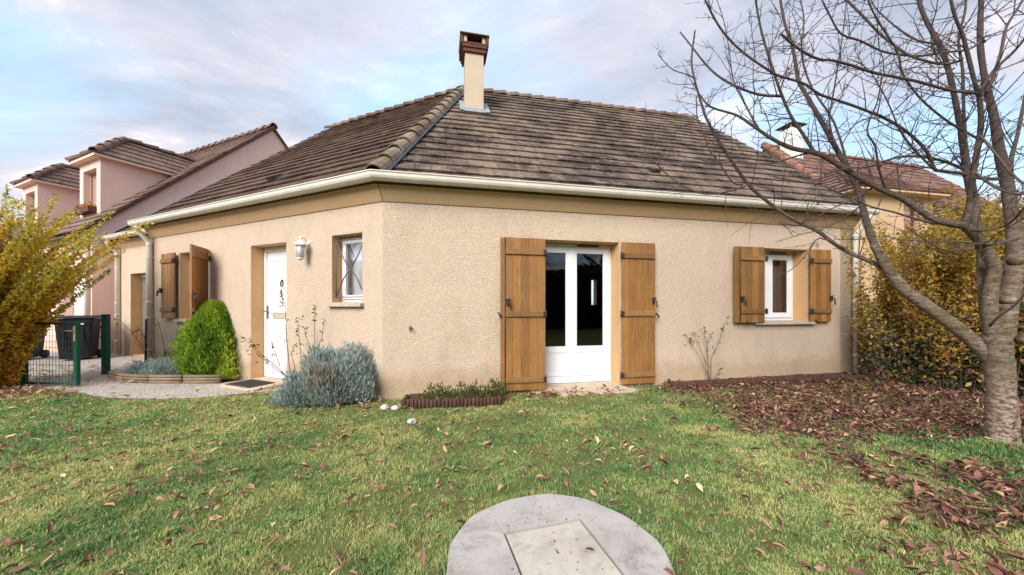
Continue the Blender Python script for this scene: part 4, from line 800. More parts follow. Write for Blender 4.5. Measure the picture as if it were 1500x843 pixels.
# square cover corners: left-back (-.05,1.81) right-back (.38,1.94)
qa = Vector((-.045, 1.80, 0)); ex = Vector((.43, .125, 0)).normalized(); ey = Vector((ex.y, -ex.x, 0)); S_ = .445
bm = bmesh.new(); ring = []; k = 72
sq = []
per = [(qa, qa+ex*S_), (qa+ex*S_, qa+ex*S_+ey*S_), (qa+ex*S_+ey*S_, qa+ey*S_), (qa+ey*S_, qa)]
sqp = [a.lerp(b, j/18) for a, b in per for j in range(18)]
cen = Vector((MHC[0], MHC[1], 0))
outp = []
for p in sqp:
    d = (p-cen).normalized(); th_ = math.atan2(d.y, d.x); rr = MHR+.006*math.sin(5*th_+1)+.004*math.sin(13*th_); outp.append((cen+d*rr, cen+d*(rr-.012)))
vo0 = [bm.verts.new((p.x, p.y, -.03)) for p, q in outp]; vo = [bm.verts.new((p.x, p.y, .028)) for p, q in outp]; vt = [bm.verts.new((q.x, q.y, .040)) for p, q in outp]
vi = [bm.verts.new((p.x, p.y, .040)) for p in sqp]; vb = [bm.verts.new((p.x, p.y, -.03)) for p in sqp]
for A_, B_ in ((vo0, vo), (vo, vt), (vt, vi), (vi, vb)):
    for j in range(k): bm.faces.new([A_[j], A_[(j+1) % k], B_[(j+1) % k], B_[j]])
bmesh.ops.recalc_face_normals(bm, faces=bm.faces); bm_obj('ring', bm, MT['concrete'], man)
bm = bmesh.new(); g_ = .012
def cp(a, b, z): return bm.verts.new(qa+ex*a+ey*b+Vector((0, 0, z)))
# cover as a grid with a slot
xs = [g_, .20, .235, S_-g_]; ys = [g_, .175, .215, S_-g_]
gv = [[cp(x, y, .036) for x in xs] for y in ys]; gb = [[cp(x, y, -.02) for x in xs] for y in ys]
for i in range(3):
    for j in range(3):
        if i == 1 and j == 1: continue
        bm.faces.new([gv[i][j], gv[i][j+1], gv[i+1][j+1], gv[i+1][j]])
i0 = [gv[1][1], gv[1][2], gv[2][2], gv[2][1]]; i1 = [gb[1][1], gb[1][2], gb[2][2], gb[2][1]]
# narrow the slot
for V_ in (gv, gb):
    V_[1][1].co += ex*.010; V_[2][1].co += ex*.012; V_[1][2].co -= ex*.010; V_[2][2].co -= ex*.006
for j in range(4): bm.faces.new([i0[j], i0[(j+1) % 4], i1[(j+1) % 4], i1[j]])
bord = [gv[0][0], gv[0][1], gv[0][2], gv[0][3], gv[1][3], gv[2][3], gv[3][3], gv[3][2], gv[3][1], gv[3][0], gv[2][0], gv[1][0]]
borb = [gb[0][0], gb[0][1], gb[0][2], gb[0][3], gb[1][3], gb[2][3], gb[3][3], gb[3][2], gb[3][1], gb[3][0], gb[2][0], gb[1][0]]
for j in range(12): bm.faces.new([bord[j], bord[(j+1) % 12], borb[(j+1) % 12], borb[j]])
for r_ in gb:
    for v_ in r_:
        if not v_.link_faces: bm.verts.remove(v_)
bmesh.ops.recalc_face_normals(bm, faces=bm.faces); bm_obj('cover', bm, MT['cover'], man)
sheet('manhole_soil', [(qa+ex*a_+ey*b_)[:2] for a_, b_ in ((.001, .001), (S_-.001, .001), (S_-.001, S_-.001), (.001, S_-.001))], .006, MT['soil'])

# noise helper
def vnoise(x, y, s, seed=0):
    r = np.random.default_rng(seed).random((64, 64)); X = (x*s) % 64; Y = (y*s) % 64
    i = X.astype(int); j = Y.astype(int); fx = X-i; fy = Y-j; fx = fx*fx*(3-2*fx); fy = fy*fy*(3-2*fy); i1 = (i+1) % 64; j1 = (j+1) % 64; i %= 64; j %= 64
    return (r[i, j]*(1-fx)+r[i1, j]*fx)*(1-fy)+(r[i, j1]*(1-fx)+r[i1, j1]*fx)*fy
def fb(x, y, s, seed=0): return (vnoise(x, y, s, seed)*.5+vnoise(x, y, s*2.1, seed+1)*.3+vnoise(x, y, s*4.7, seed+2)*.2)
def smooth(a, b, x): t = np.clip((x-a)/(b-a), 0, 1); return t*t*(3-2*t)
def dens(x, y):
    """how thickly dead leaves lie, 0..1"""
    n = fb(x, y, 1.3, 5); n2 = fb(x, y, 3.5, 9)
    e = x-(1.90+.0*y)+(y-4)*.10          # under the cherry tree, right of a slanted edge
    near = 1-smooth(2.9, 3.7, y)
    d = smooth(-.8, 1.25, e+near*.15+(n-.5)*2.0)**1.05*(1-near*(.55-.45*smooth(.42, .66, n2)))
    green = np.exp(-(((x-3.75)/.85)**2+((y-2.85)/.34)**2)); d *= 1-.85*green
    d *= 1-.5*smooth(.55, .38, n2)*smooth(4.2, 3.0, y)
    yc = np.where(x > -1.7, 4.30+.19*(x+1.7), 4.15-.45*(x+1.7))
    w = .95*np.exp(-(y-yc)**2/.045)*smooth(-4.6, -3.6, x)*smooth(2.6, 1.6, x)*smooth(.25, .6, n2)   # drift along the wall foot
    l = smooth(-5.2, -7.2, x)*smooth(3.6, 4.7, y)*.95      # under the yellow shrub
    s = np.minimum(.20, .07+.16*smooth(.45, .8, n)+.08*smooth(-1, -4, x)*smooth(.4, .8, n2))
    return np.clip(np.maximum.reduce([d, w, l, s]), 0, 1)
def on_house(x, y):
    a = (x-C0[0])*nR[0]+(y-C0[1])*nR[1]; b = (x-C0[0])*nL[0]+(y-C0[1])*nL[1]
    return (a < 0) & (b < 0)
def blocked(x, y, bed=True):
    m = on_house(x, y) | ((x-MHC[0])**2+(y-MHC[1])**2 < (MHR-.004)**2)
    if bed:
        for P in (BED1, BED2, BED3): m |= inpoly(x, y, P)
    return m
# ------------------------------------------------------------------ grass
def grass():
    n0 = 1150000
    # blades thin out away from the camera
    rr = 1.0+np.sqrt(RNG.random(n0))*0; u = RNG.random(n0)
    y = 1.25*(7.5/1.25)**(u**.92); x = (RNG.random(n0)*2-1)*(y*1.52+1.5)
    lim = (np.abs(x) < 9)
    x, y = x[lim], y[lim]
    n = fb(x, y, 1.1, 21); n2 = fb(x, y, 4, 31)
    keep = ~blocked(x, y) & ~inpoly(x+ (n2-.5)*.25, y+(n-.5)*.2+.02, GR)
    keep &= (x < 7.6)
    d = dens(x, y); bare = smooth(.49, .37, n2)
    keep &= RNG.random(len(x)) > np.maximum(.82*smooth(.45, .95, d), .75*bare)
    keep &= RNG.random(len(x)) < .22+.78*smooth(.36, .60, fb(x, y, 13, 91))
    keep &= ~((np.hypot(x-4.42, y-3.11) < .17))
    x, y, n, n2 = x[keep], y[keep], n[keep], n2[keep]; N_ = len(x)
    dist = np.hypot(x, y)
    near_edge = np.exp(-((np.hypot(x-MHC[0], y-MHC[1])-MHR)/.05)**2)
    tuft = smooth(.5, .8, fb(x, y, 7, 41)); tree = np.exp(-((x-4.3)**2/.5+(y-2.9)**2/.12))
    h = (.010+.016*RNG.random(N_)+.034*tuft*tuft*RNG.random(N_)+.02*near_edge*2.6*RNG.random(N_)+.06*tree*RNG.random(N_))*(.8+.05*dist)
    w = (.0024+.0018*RNG.random(N_))*(.75+.28*dist)
    az = RNG.random(N_)*2*np.pi; lean = .2+.9*RNG.random(N_)**1.3
    dx, dy = np.cos(az)*lean, np.sin(az)*lean; saz = az+np.pi/2+RNG.normal(size=N_)*.5
    sx, sy = np.cos(saz)*w/2, np.sin(saz)*w/2; z0 = np.zeros(N_)-.002
    V = np.stack([np.stack([x-sx, y-sy, z0], 1), np.stack([x+sx, y+sy, z0], 1),
                  np.stack([x+sx*.8+dx*h*.45, y+sy*.8+dy*h*.45, h*.6], 1), np.stack([x-sx*.8+dx*h*.45, y-sy*.8+dy*h*.45, h*.6], 1),
                  np.stack([x+dx*h*1.1, y+dy*h*1.1, h*(1.0-.25*lean)], 1)], 1).reshape(-1, 3)
    b = np.arange(N_)[:, None]*5; loops = (b+np.array([0, 1, 2, 3, 3, 2, 4])).ravel(); starts = (np.arange(N_)[:, None]*7+np.array([0, 4])).ravel()
    patch = smooth(.30, .70, fb(x, y, .9, 51)); p2 = smooth(.3, .7, fb(x, y, 5, 61))
    hue = .07+.50*patch+.45*(p2-.5)+.26*RNG.normal(size=N_)*.8+.10*smooth(3.2, 1.7, y); hue = np.where(RNG.random(N_) < .07, .8+.2*RNG.random(N_), np.clip(hue, 0, .78))
    o = np_mesh('grass', V, loops, starts, MT['grass'], hue=np.repeat(hue, 2)); tag(o, 'short patchy green and yellowish lawn grass', 'grass', kind='stuff')
grass()
# ------------------------------------------------------------------ dead leaves
def curled(C, az, tilt, L, W, curl, fold):
    """(n) curled leaves -> verts (n,9,3)"""
    n = len(C); s = np.array([0, .3, .68, 1.0]); wd = np.array([0, .5, .42, 0])
    ax = np.stack([np.cos(az), np.sin(az), np.zeros(n)], 1); sd = np.stack([-np.sin(az), np.cos(az), np.zeros(n)], 1); up = np.tile([0, 0, 1.], (n, 1))
    ax2 = ax*np.cos(tilt)[:, None]+up*np.sin(tilt)[:, None]; up2 = up*np.cos(tilt)[:, None]-ax*np.sin(tilt)[:, None]
    roll = RNG.normal(size=n)*.45; sd2 = sd*np.cos(roll)[:, None]+up2*np.sin(roll)[:, None]; up3 = np.cross(ax2, sd2)
    out = []
    for k, (ss, ww) in enumerate(zip(s, wd)):
        mid = C+ax2*(L*ss)[:, None]+up3*(curl*L*np.sin(np.pi*ss)+0)[:, None]
        if ww == 0: out.append(mid)
        else:
            l = mid+sd2*(W*ww*np.cos(fold))[:, None]+up3*(W*ww*np.sin(fold))[:, None]; r = mid-sd2*(W*ww*np.cos(fold))[:, None]+up3*(W*ww*np.sin(fold))[:, None]
            out += [mid, l, r]
    return np.stack(out, 1)   # 0 base,1 m1,2 l1,3 r1,4 m2,5 l2,6 r2,7 tip
LF = [(0, 1, 2), (0, 3, 1), (2, 1, 4, 5), (1, 3, 6, 4), (5, 4, 7), (4, 6, 7)]
LFL = np.concatenate([np.array(f) for f in LF]); LFS = np.cumsum([0]+[len(f) for f in LF[:-1]])
def leaf_obj(name, V, hue, mat, base=(0, 0, 0)):
    n = len(V); loops = (np.arange(n)[:, None]*8+LFL).ravel(); starts = (np.arange(n)[:, None]*20+LFS).ravel()
    return np_mesh(name, V.reshape(-1, 3), loops, starts, mat, None, base, np.repeat(hue, 6), smooth=False)
def make_leaf(x, y, big=1.0, z=None):
    n = len(x); d = dens(x, y); L = (.030+.072*RNG.random(n)**1.2)*big; W = L*(.28+.30*RNG.random(n))
    z = (.012+.020*RNG.random(n)+.03*d*RNG.random(n)) if z is None else z
    fold = .25+1.15*RNG.random(n)**.8; curl = RNG.normal(size=n)*.17+.07
    return curled(np.stack([x, y, z], 1), RNG.random(n)*6.283, RNG.normal(size=n)*.42+.05, L, W, curl, fold)
def litter():
    n0 = 420000; u = RNG.random(n0); y = 1.25*(7.2/1.25)**u; x = (RNG.random(n0)*2-1)*(y*1.55+.2)
    d = dens(x, y); clump = smooth(.42, .68, fb(x, y, 6, 71))
    keep = RNG.random(n0) < (np.where(d > .22, d**1.4*(.4+.6*clump)*1.0, d*(.35+.65*clump)*.40)*np.minimum(1, (y/3.4)**1.6*1.0+.04))*.42
    keep &= ~blocked(x, y, False) & (x < 6.6) & (np.abs(x) < 9.5) & (np.hypot(x-4.42, y-3.11) > .15)
    g = inpoly(x, y, GR); keep &= ~g | (RNG.random(n0) < .12)
    x, y = x[keep], y[keep]; n = len(x); d = dens(x, y)
    right = smooth(1.0, 2.6, x); left = smooth(-4.6, -6.6, x)
    hue = np.clip(.40+.19*RNG.normal(size=n)+(1-right)*.18, 0, .84); hue = np.where(RNG.random(n) < .035+.09*(1-right), .85+.15*RNG.random(n), hue)
    hue = np.where((left > RNG.random(n)), .6+.4*RNG.random(n), hue)
    V = make_leaf(x, y, .88)
    tag(leaf_obj('leaf_litter', V, hue, MT['litter']), 'carpet of fallen brown leaves under the bare tree and thinner over the lawn', 'leaf litter', kind='stuff')
    print('litter', n)
litter()
# fragments left on the manhole slab, foreground loose leaves one by one
fx = [(-2.35, 2.05, .10, .9), (-1.75, 2.02, .062, .95), (-1.25, 1.72, .075, .55), (-.62, 2.25, .06, .97), (-.55, 2.05, .07, .8), (-.9, 1.95, .08, .6), (1.02, 1.98, .09, .3), (.95, 2.2, .075, .42), (1.3, 1.75, .10, .35), (1.45, 2.1, .08, .25), (1.7, 1.85, .09, .4), (.84, 1.72, .08, .3), (2.0, 2.3, .09, .3), (1.65, 2.6, .08, .35), (-2.9, 2.3, .08, .65), (-1.6, 2.6, .075, .75), (-2.2, 2.9, .08, .5), (-.3, 2.75, .055, .98), (-.75, 2.9, .06, .98), (.55, 2.6, .06, .9), (1.1, 2.75, .07, .6), (-3.3, 3.0, .08, .6), (-1.05, 3.2, .08, .5), (.1, 3.2, .07, .55), (2.55, 1.95, .09, .4), (2.3, 2.75, .09, .3), (-1.95, 1.7, .085, .5), (-.45, 1.68, .06, .7), (-2.5, 1.72, .09, .45), (1.2, 2.4, .06, .97)]
for i, (x, y, l, h) in enumerate(fx):
    V = curled(np.array([[x, y, .026]]), np.array([random.random()*6.28]), np.array([.12]), np.array([l*.85]), np.array([l*random.uniform(.32, .5)]), np.array([random.uniform(.08, .28)]), np.array([random.uniform(.5, 1.1)]))
    o = leaf_obj('fallen_leaf', V, np.array([h]), MT['litter'], (x, y, .02))
    pale = h > .75
    tag(o, 'pale straw coloured dry leaf lying alone on the near lawn' if pale else 'curled brown dry leaf lying alone on the near lawn', 'leaf', 'pale leaves loose on the near lawn' if pale else 'brown leaves loose on the near lawn')
def specks():
    n = 70; a = RNG.random(n)*6.28; r = np.sqrt(RNG.random(n))*MHR*.95; x = MHC[0]+r*np.cos(a); y = MHC[1]+r*np.sin(a)
    V = curled(np.stack([x, y, np.full(n, .044)], 1), a*3, np.zeros(n), .006+.010*RNG.random(n), .006+.005*RNG.random(n), np.full(n, .1), np.full(n, .2))
    tag(leaf_obj('leaf_crumbs', V, RNG.random(n)*.7+.3, MT['litter']), 'crumbs of dry leaf scattered on the round concrete slab', 'leaf litter', kind='stuff')
specks()
x_, y_ = .16, 1.60
tag(leaf_obj('fallen_leaf', curled(np.array([[.40, 1.66, .046]]), np.array([2.9]), np.array([.02]), np.array([.05]), np.array([.022]), np.array([.1]), np.array([.2])), np.array([.2]), MT['litter'], (.40, 1.66, .045)), 'small dark brown leaf lying on the square concrete cover', 'leaf')
# gravel pebbles
def pebbles():
    n0 = 26000; u = RNG.random(n0); y = 4.4+u**1.6*5; x = -RNG.random(n0)*9-2.9
    k = inpoly(x, y, GR) & ~on_house(x, y) & ~blocked(x, y); x, y = x[k], y[k]; n = len(x); s = .004+.007*RNG.random(n); q = np.array([[1, 0, 0], [-.5, .87, 0], [-.5, -.87, 0], [0, 0, .8]])
    V = np.stack([x, y, np.full(n, .007)], 1)[:, None, :]+q[None]*s[:, None, None]*(1+.4*RNG.normal(size=(n, 4, 1)))
    loops = (np.arange(n)[:, None]*4+np.array([0, 1, 3, 1, 2, 3, 2, 0, 3])).ravel()
    tag(np_mesh('gravel_pebbles', V.reshape(-1, 3), loops, np.arange(3*n)*3, MT['pebble'], hue=np.repeat(RNG.random(n), 3)), 'pale fine gravel covering the path to the gate', 'gravel', kind='stuff')
MT['pebble'] = leafmat('pebbles', [(0, (.22, .18, .16)), (.5, (.46, .41, .37)), (1, (.66, .61, .55))], .9, 0)
pebbles()

# ------------------------------------------------------------------ edging
def log_roll(P, label, h=.11):
    pts = [Vector((*p, 0)) for p in P]; mb = MB(); acc = 0
    for a, b in zip(pts, pts[1:]):
        n = max(1, int((b-a).length/.045))
        for i in range(n):
            c = a.lerp(b, (i+.5)/n); hh = h+random.uniform(-.012, .010); r = .023
            mb.lathe((c.x, c.y, 0), [(r, -.05), (r, hh-.008), (r*.7, hh)], 7)
    o = mb.build('log_edging', MT['logedge'], base=tuple(pts[0])); tag(o, label, 'border edging'); return o
log_roll([(-1.335, 4.42), (-1.31, 4.12), (-.9, 4.15), (-.13, 4.28)], 'low dark log roll border left of the glazed door')
log_roll([(2.40, 5.30), (2.43, 5.11), (2.9, 5.21), (3.35, 5.29), (4.3, 5.46), (5.2, 5.58), (5.95, 5.66)], 'long low dark log roll border below the right window')
mb = MB(); F = Fr((-1.42, 4.22), (.985, .17), (.17, -.985))
segs = [((-6.76, 5.79), (-6.25, 5.55), 'first edging board of the conifer bed, at the green gate post'), ((-6.23, 5.545), (-5.78, 5.485), 'second edging board of the conifer bed, in front of the grey plants'), ((-5.76, 5.48), (-5.24, 5.47), 'third edging board of the conifer bed, left of the conifer'), ((-5.21, 5.475), (-4.64, 5.475), 'fourth edging board of the conifer bed, directly below the conifer')]
for a, b, lab in segs:
    a = Vector((*a, 0)); b = Vector((*b, 0)); mb = MB()
    for k in range(3):
        z = .028+k*.046; j = Vector((0, random.uniform(-.006, .006), 0)); mb.tube([a+j+Vector((0, 0, z)), b+j+Vector((0, 0, z+random.uniform(-.004, .004)))], .0235, 10)
    for c in (a.lerp(b, .04), a.lerp(b, .96)): mb.tube([c+Vector((0, .035, -.1)), c+Vector((0, .035, .14))], .016, 6)
    o = mb.build('edging_board', MT['plank'], base=tuple(a)); tag(o, lab, 'border edging', 'edging boards round the conifer bed')
for x, y, s, lab in ((-1.52, 4.13, .055, 'white stone at the wall corner, left one of the close pair'), (-1.39, 4.10, .05, 'white stone against the log border end, right one of the close pair'), (-1.05, 3.62, .05, 'flat grey white stone on the lawn below the log border')):
    bm = bmesh.new(); bmesh.ops.create_icosphere(bm, subdivisions=2, radius=s)
    for v in bm.verts: v.co *= 1+random.uniform(-.14, .14); v.co.z *= .6
    bmesh.ops.translate(bm, verts=bm.verts, vec=(0, 0, s*.35)); me = bpy.data.meshes.new('stone'); bm.to_mesh(me); bm.free(); me.materials.append(MT['whitestone'])
    o = link('stone', me, None, Vector((x, y, 0))); tag(o, lab, 'stone')

# ------------------------------------------------------------------ gate, post, bins
ga, gb = Vector((-7.52, 5.32, 0)), Vector((-6.60, 5.25, 0)); gd_ = (gb-ga).normalized(); FGt = Fr(ga[:2], gd_[:2], (gd_.y, -gd_.x)); GW = (gb-ga).length
gate = empty('garden_gate', tuple(ga), 'open green metal wire mesh garden gate', 'gate')
mb = MB(); z0, z1 = .035, .985
mb.box(FGt, .0, .04, -.02, .02, z0, z1); mb.box(FGt, GW-.055, GW, -.025, .025, z0-.01, z1+.01); mb.box(FGt, .04, GW-.055, -.018, .018, z0, z0+.035); mb.box(FGt, .04, GW-.055, -.018, .018, z1-.035, z1); mb.build('gate_frame', MT['green'], gate, bevel=.003)
mb = MB()
n = 15
for i in range(1, n): t = .04+(GW-.095)*i/n; mb.tube([FGt(t, 0, z0+.03), FGt(t, 0, z1-.03)], .0028, 4)
for i in range(1, 10): z = z0+.03+(z1-z0-.06)*i/10; mb.tube([FGt(.04, .004, z), FGt(GW-.055, .004, z)], .0030, 4)
mb.build('wire_mesh', MT['green'], gate)
mb = MB(); mb.box(FGt, GW-.045, GW-.015, .026, .032, .70, .93); mb.tube([FGt(GW-.03, .03, .86), FGt(GW-.03, .07, .86), FGt(GW-.12, .075, .86)], .008, 6); mb.build('gate_latch', MT['brass'], gate)
mb = MB(); mb.box(FGt, -.10, -.04, -.03, .03, -.1, 1.02)
for z in (.2, .85): mb.box(FGt, -.04, .0, -.012, .012, z, z+.05)
tag(mb.build('gate_post', MT['green'], base=tuple(ga)), 'green hinge post of the open mesh gate, beside the yellow shrub', 'gate post')
pp = Vector((-7.33, 6.22, 0)); Fp = Fr(pp[:2], (.97, .2), (.2, -.97)); mb = MB(); mb.box(Fp, -.04, .045, -.04, .04, -.1, 1.09); gp = mb.build('gate_post', MT['green'], base=tuple(pp), bevel=.004); tag(gp, 'tall green latch post standing alone in front of the wheelie bin', 'gate post')
mb = MB(); mb.box(Fp, -.05, -.04, -.03, .03, .62, .9); mb.box(Fp, -.07, -.05, -.01, .02, .66, .7); mb.box(Fp, -.07, -.05, -.01, .02, .84, .88); mb.build('latch_plate', MT['green'], gp)
def wheelie(cx, cy, rot, lab, s=1.0):
    b = empty('wheelie_bin', (cx, cy, 0), lab, 'wheelie bin'); F = Fr((cx, cy), (math.cos(rot), math.sin(rot)), (math.sin(rot), -math.cos(rot)))
    w0, w1, d0, d1 = .24*s, .29*s, .26*s, .36*s
    mb = MB(); zs = [(.05, w0, d0), (.30, w0+.01, d0+.03), (.86, w1-.01, d1-.02), (.87, w1+.012, d1), (.95, w1+.015, d1+.005)]
    vs = []; 
    for z, w_, d_ in zs:
        for a, c in ((-w_, -d_+.03), (-w_+.03, -d_), (w_-.03, -d_), (w_, -d_+.03), (w_, d_-.03), (w_-.03, d_), (-w_+.03, d_), (-w_, d_-.03)): vs.append(F(a, c+(.02 if z > .3 else 0), z))
    k = 8; fs = [(i*k+j, i*k+(j+1) % k, (i+1)*k+(j+1) % k, (i+1)*k+j) for i in range(len(zs)-1) for j in range(k)]+[tuple(range(k-1, -1, -1)), tuple(range(4*k, 5*k))]
    mb.add(vs, fs); 
    for t in (-.14, .0, .14): mb.box(F, t*s-.012, t*s+.012, d1-.03, d1-.005, .25, .80)
    mb.build('bin_body', MT['bin'], b, bevel=.01)
    mb = MB(); mb.add([F(-w1-.03, -d1-.02, .965), F(w1+.03, -d1-.02, .965), F(w1+.03, d1+.06, .965), F(-w1-.03, d1+.06, .965), F(-w1-.02, -d1+.02, 1.02), F(w1+.02, -d1+.02, 1.02), F(w1+.0, d1+.03, 1.0), F(-w1-.0, d1+.03, 1.0)], [(3, 2, 1, 0), (4, 5, 6, 7), (0, 1, 5, 4), (1, 2, 6, 5), (2, 3, 7, 6), (3, 0, 4, 7)])
    mb.tube([F(-w1, -d1-.045, .99), F(w1, -d1-.045, .99)], .016, 8); mb.build('lid', MT['bin'], b, bevel=.012)
    for sx in (-1, 1):
        mb = MB(); mb.tube([F(sx*(w0+.0), -d0-.0, .10), F(sx*(w0+.05), -d0-.0, .10)], .10, 18); wh = mb.build('wheel', MT['rubber'], b); MB().tube([F(sx*(w0+.045), -d0, .10), F(sx*(w0+.055), -d0, .10)], .055, 14).build('hub', MT['bin'], wh)
    MB().box(F, .02, .16, d1-.0, d1+.022, .82, .855).build('sticker', MT['label'], b)
wheelie(-10.05, 8.0, R(38), 'dark wheelie bin with small white sticker beside the green latch post', .98)
wheelie(-11.3, 7.9, R(25), 'dark wheelie bin half hidden behind the yellow shrub')
stk = FL(6.0, .14, 0); mb = MB(); mb.tube([FL(5.93, .16, 0), FL(5.93, .15, .98)], .018, 8); tag(mb.build('plant_stake', MT['iron'], base=tuple(FL(5.93, .16, 0))), 'thin black stake standing against the wall left of the closed left shutter', 'stake')

# ------------------------------------------------------------------ plants
def arching(name, label, cat, base, nst, spread, hrange, lean, seedh, leaf_n, leaf_len, mat, stemmat, huef, origin_fn=None, leafw=.45, smin=.15, az_fn=None, jit=.03, grav=.35, srad=.006, group=None, along=.5):
    root = empty(name, tuple(base), label, cat, group); n = nst; m = 9
    b0 = np.array(base)[None, :]+np.stack([RNG.normal(size=n)*spread[0], RNG.normal(size=n)*spread[1], np.zeros(n)], 1) if origin_fn is None else origin_fn(n)
    az = RNG.random(n)*2*np.pi if az_fn is None else az_fn(n)
    H = hrange[0]+(hrange[1]-hrange[0])*RNG.random(n); le = lean[0]+(lean[1]-lean[0])*RNG.random(n)
    s = np.linspace(0, 1, m)[None, :]
    dx = np.cos(az)*le; dy = np.sin(az)*le
    wob = RNG.normal(size=(n, m, 3))*.02; wob = np.cumsum(wob, 1)*.6; wob[:, 0] = 0
    P = np.stack([b0[:, 0:1]+(dx*H)[:, None]*s**1.5, b0[:, 1:2]+(dy*H)[:, None]*s**1.5, b0[:, 2:3]+H[:, None]*(s-grav*(le[:, None])*s**2.6)], 2)+wob
    Rr = np.maximum(srad*(1-s*.8), .0012)*np.ones((n, 1)); tubes_np('stems', P, Rr, stemmat, root)
    N_ = n*leaf_n; si = np.repeat(np.arange(n), leaf_n); t = smin+(1-smin)*RNG.random(N_)**.85; f = t*(m-1); i = np.minimum(f.astype(int), m-2); fr = (f-i)[:, None]
    p = P[si, i]*(1-fr)+P[si, i+1]*fr; d = unit(P[si, i+1]-P[si, i]); p = p+RNG.normal(size=(N_, 3))*jit*(1.3-t[:, None])
    A = unit(RNG.normal(size=(N_, 3))*.8+d*along+np.array([0, 0, .1])); L = leaf_len*(.6+.7*RNG.random(N_))*(1.15-.45*t)
    p[:, 2] = np.maximum(p[:, 2], .02)
    hue = huef(p, t, si, N_)
    leaf_mesh('foliage', p, A, unit(RNG.normal(size=(N_, 3))+np.array([0, 0, .7])), L, L*leafw, hue, mat, root); return root
# left yellow shrub
def og(n):
    x = -8.6+RNG.random(n)**.8*1.2; y = 4.65+RNG.random(n)*.5; return np.stack([x, y, np.zeros(n)], 1)
def hue_l(p, t, si, n):
    h = .52+.13*RNG.normal(size=n)+.12*np.sin(si*12.9)*1.0; h = h+smooth(.72, 1.0, t)*.42*(RNG.random(n) < .75); h = np.where(RNG.random(n) < .07, .05, h)
    return np.clip(h-.22*smooth(1.6, .6, p[:, 2])*RNG.random(n), 0, 1)
arching('yellow_shrub', 'tall arching yellow and orange leaved shrub beside the green gate', 'shrub', (-7.7, 5.0, 0), 330, (.5, .3), (1.2, 3.0), (.02, .66), 0, 430, .068, MT['yellow'], MT['stem'], hue_l, og, leafw=.42, smin=.04, az_fn=lambda n: RNG.normal(size=n)*.85+.0, jit=.024, grav=.12, srad=.008)
# right hedge shrubs
def hue_r(lo, hi, base, amp):
    def f(p, t, si, n):
        h = base+amp*RNG.normal(size=n)+.10*np.sin(si*7.7); return np.clip(h+.18*smooth(lo, hi, p[:, 2]), 0, 1)
    return f
rs = [((6.95, 5.80, 0), (1.2, 2.75), 'yellow autumn shrub right beside the house corner downpipe', 150),
      ((7.35, 5.2, 0), (1.5, 3.15), 'tall yellow orange shrub directly behind the bare tree', 190),
      ((8.6, 5.6, 0), (1.5, 3.2), 'yellow orange shrub at the right border beyond the bare tree', 170)]
for b, hr, lab, ns in rs:
    arching('autumn_shrub', lab, 'shrub', b, ns, (.42, .42), hr, (.05, .42), 0, 330, .064, MT['hedgeleaf'], MT['stem'], hue_r(1.0, 2.5, .38, .17), leafw=.5, smin=.22, jit=.075, grav=.2, group='autumn shrubs along the right border', along=.3)
def hue_d(p, t, si, n):
    h = .22+.13*RNG.normal(size=n)+.10*np.sin(si*3.3); h = np.where(RNG.random(n) < .30, .46+.08*RNG.random(n), h); h = np.where(RNG.random(n) < .15+.45*smooth(.3, 1.5, p[:, 2]), .72+.28*RNG.random(n), h); return np.clip(h, 0, 1)
ds_ = [((6.62, 5.42, 0), 'dark green and purple leaved bush at the foot of the house corner', (.5, 1.55), 90), ((6.98, 4.98, 0), 'dark green and purple leaved bush left of the bare tree trunk', (.55, 1.7), 110), ((7.5, 4.45, 0), 'dark green and purple leaved bush behind the bare tree trunk', (.55, 1.7), 110), ((8.4, 4.1, 0), 'dark leaved bush at the right edge of the garden', (.6, 1.7), 100)]
for b, lab, hr, ns in ds_:
    arching('dark_bush', lab, 'bush', b, ns, (.34, .30), hr, (.05, .5), 0, 190, .068, MT['darkleaf'], MT['stem'], hue_d, leafw=.6, smin=.02, jit=.09, grav=.3, group='dark bushes along the right border', along=.2)
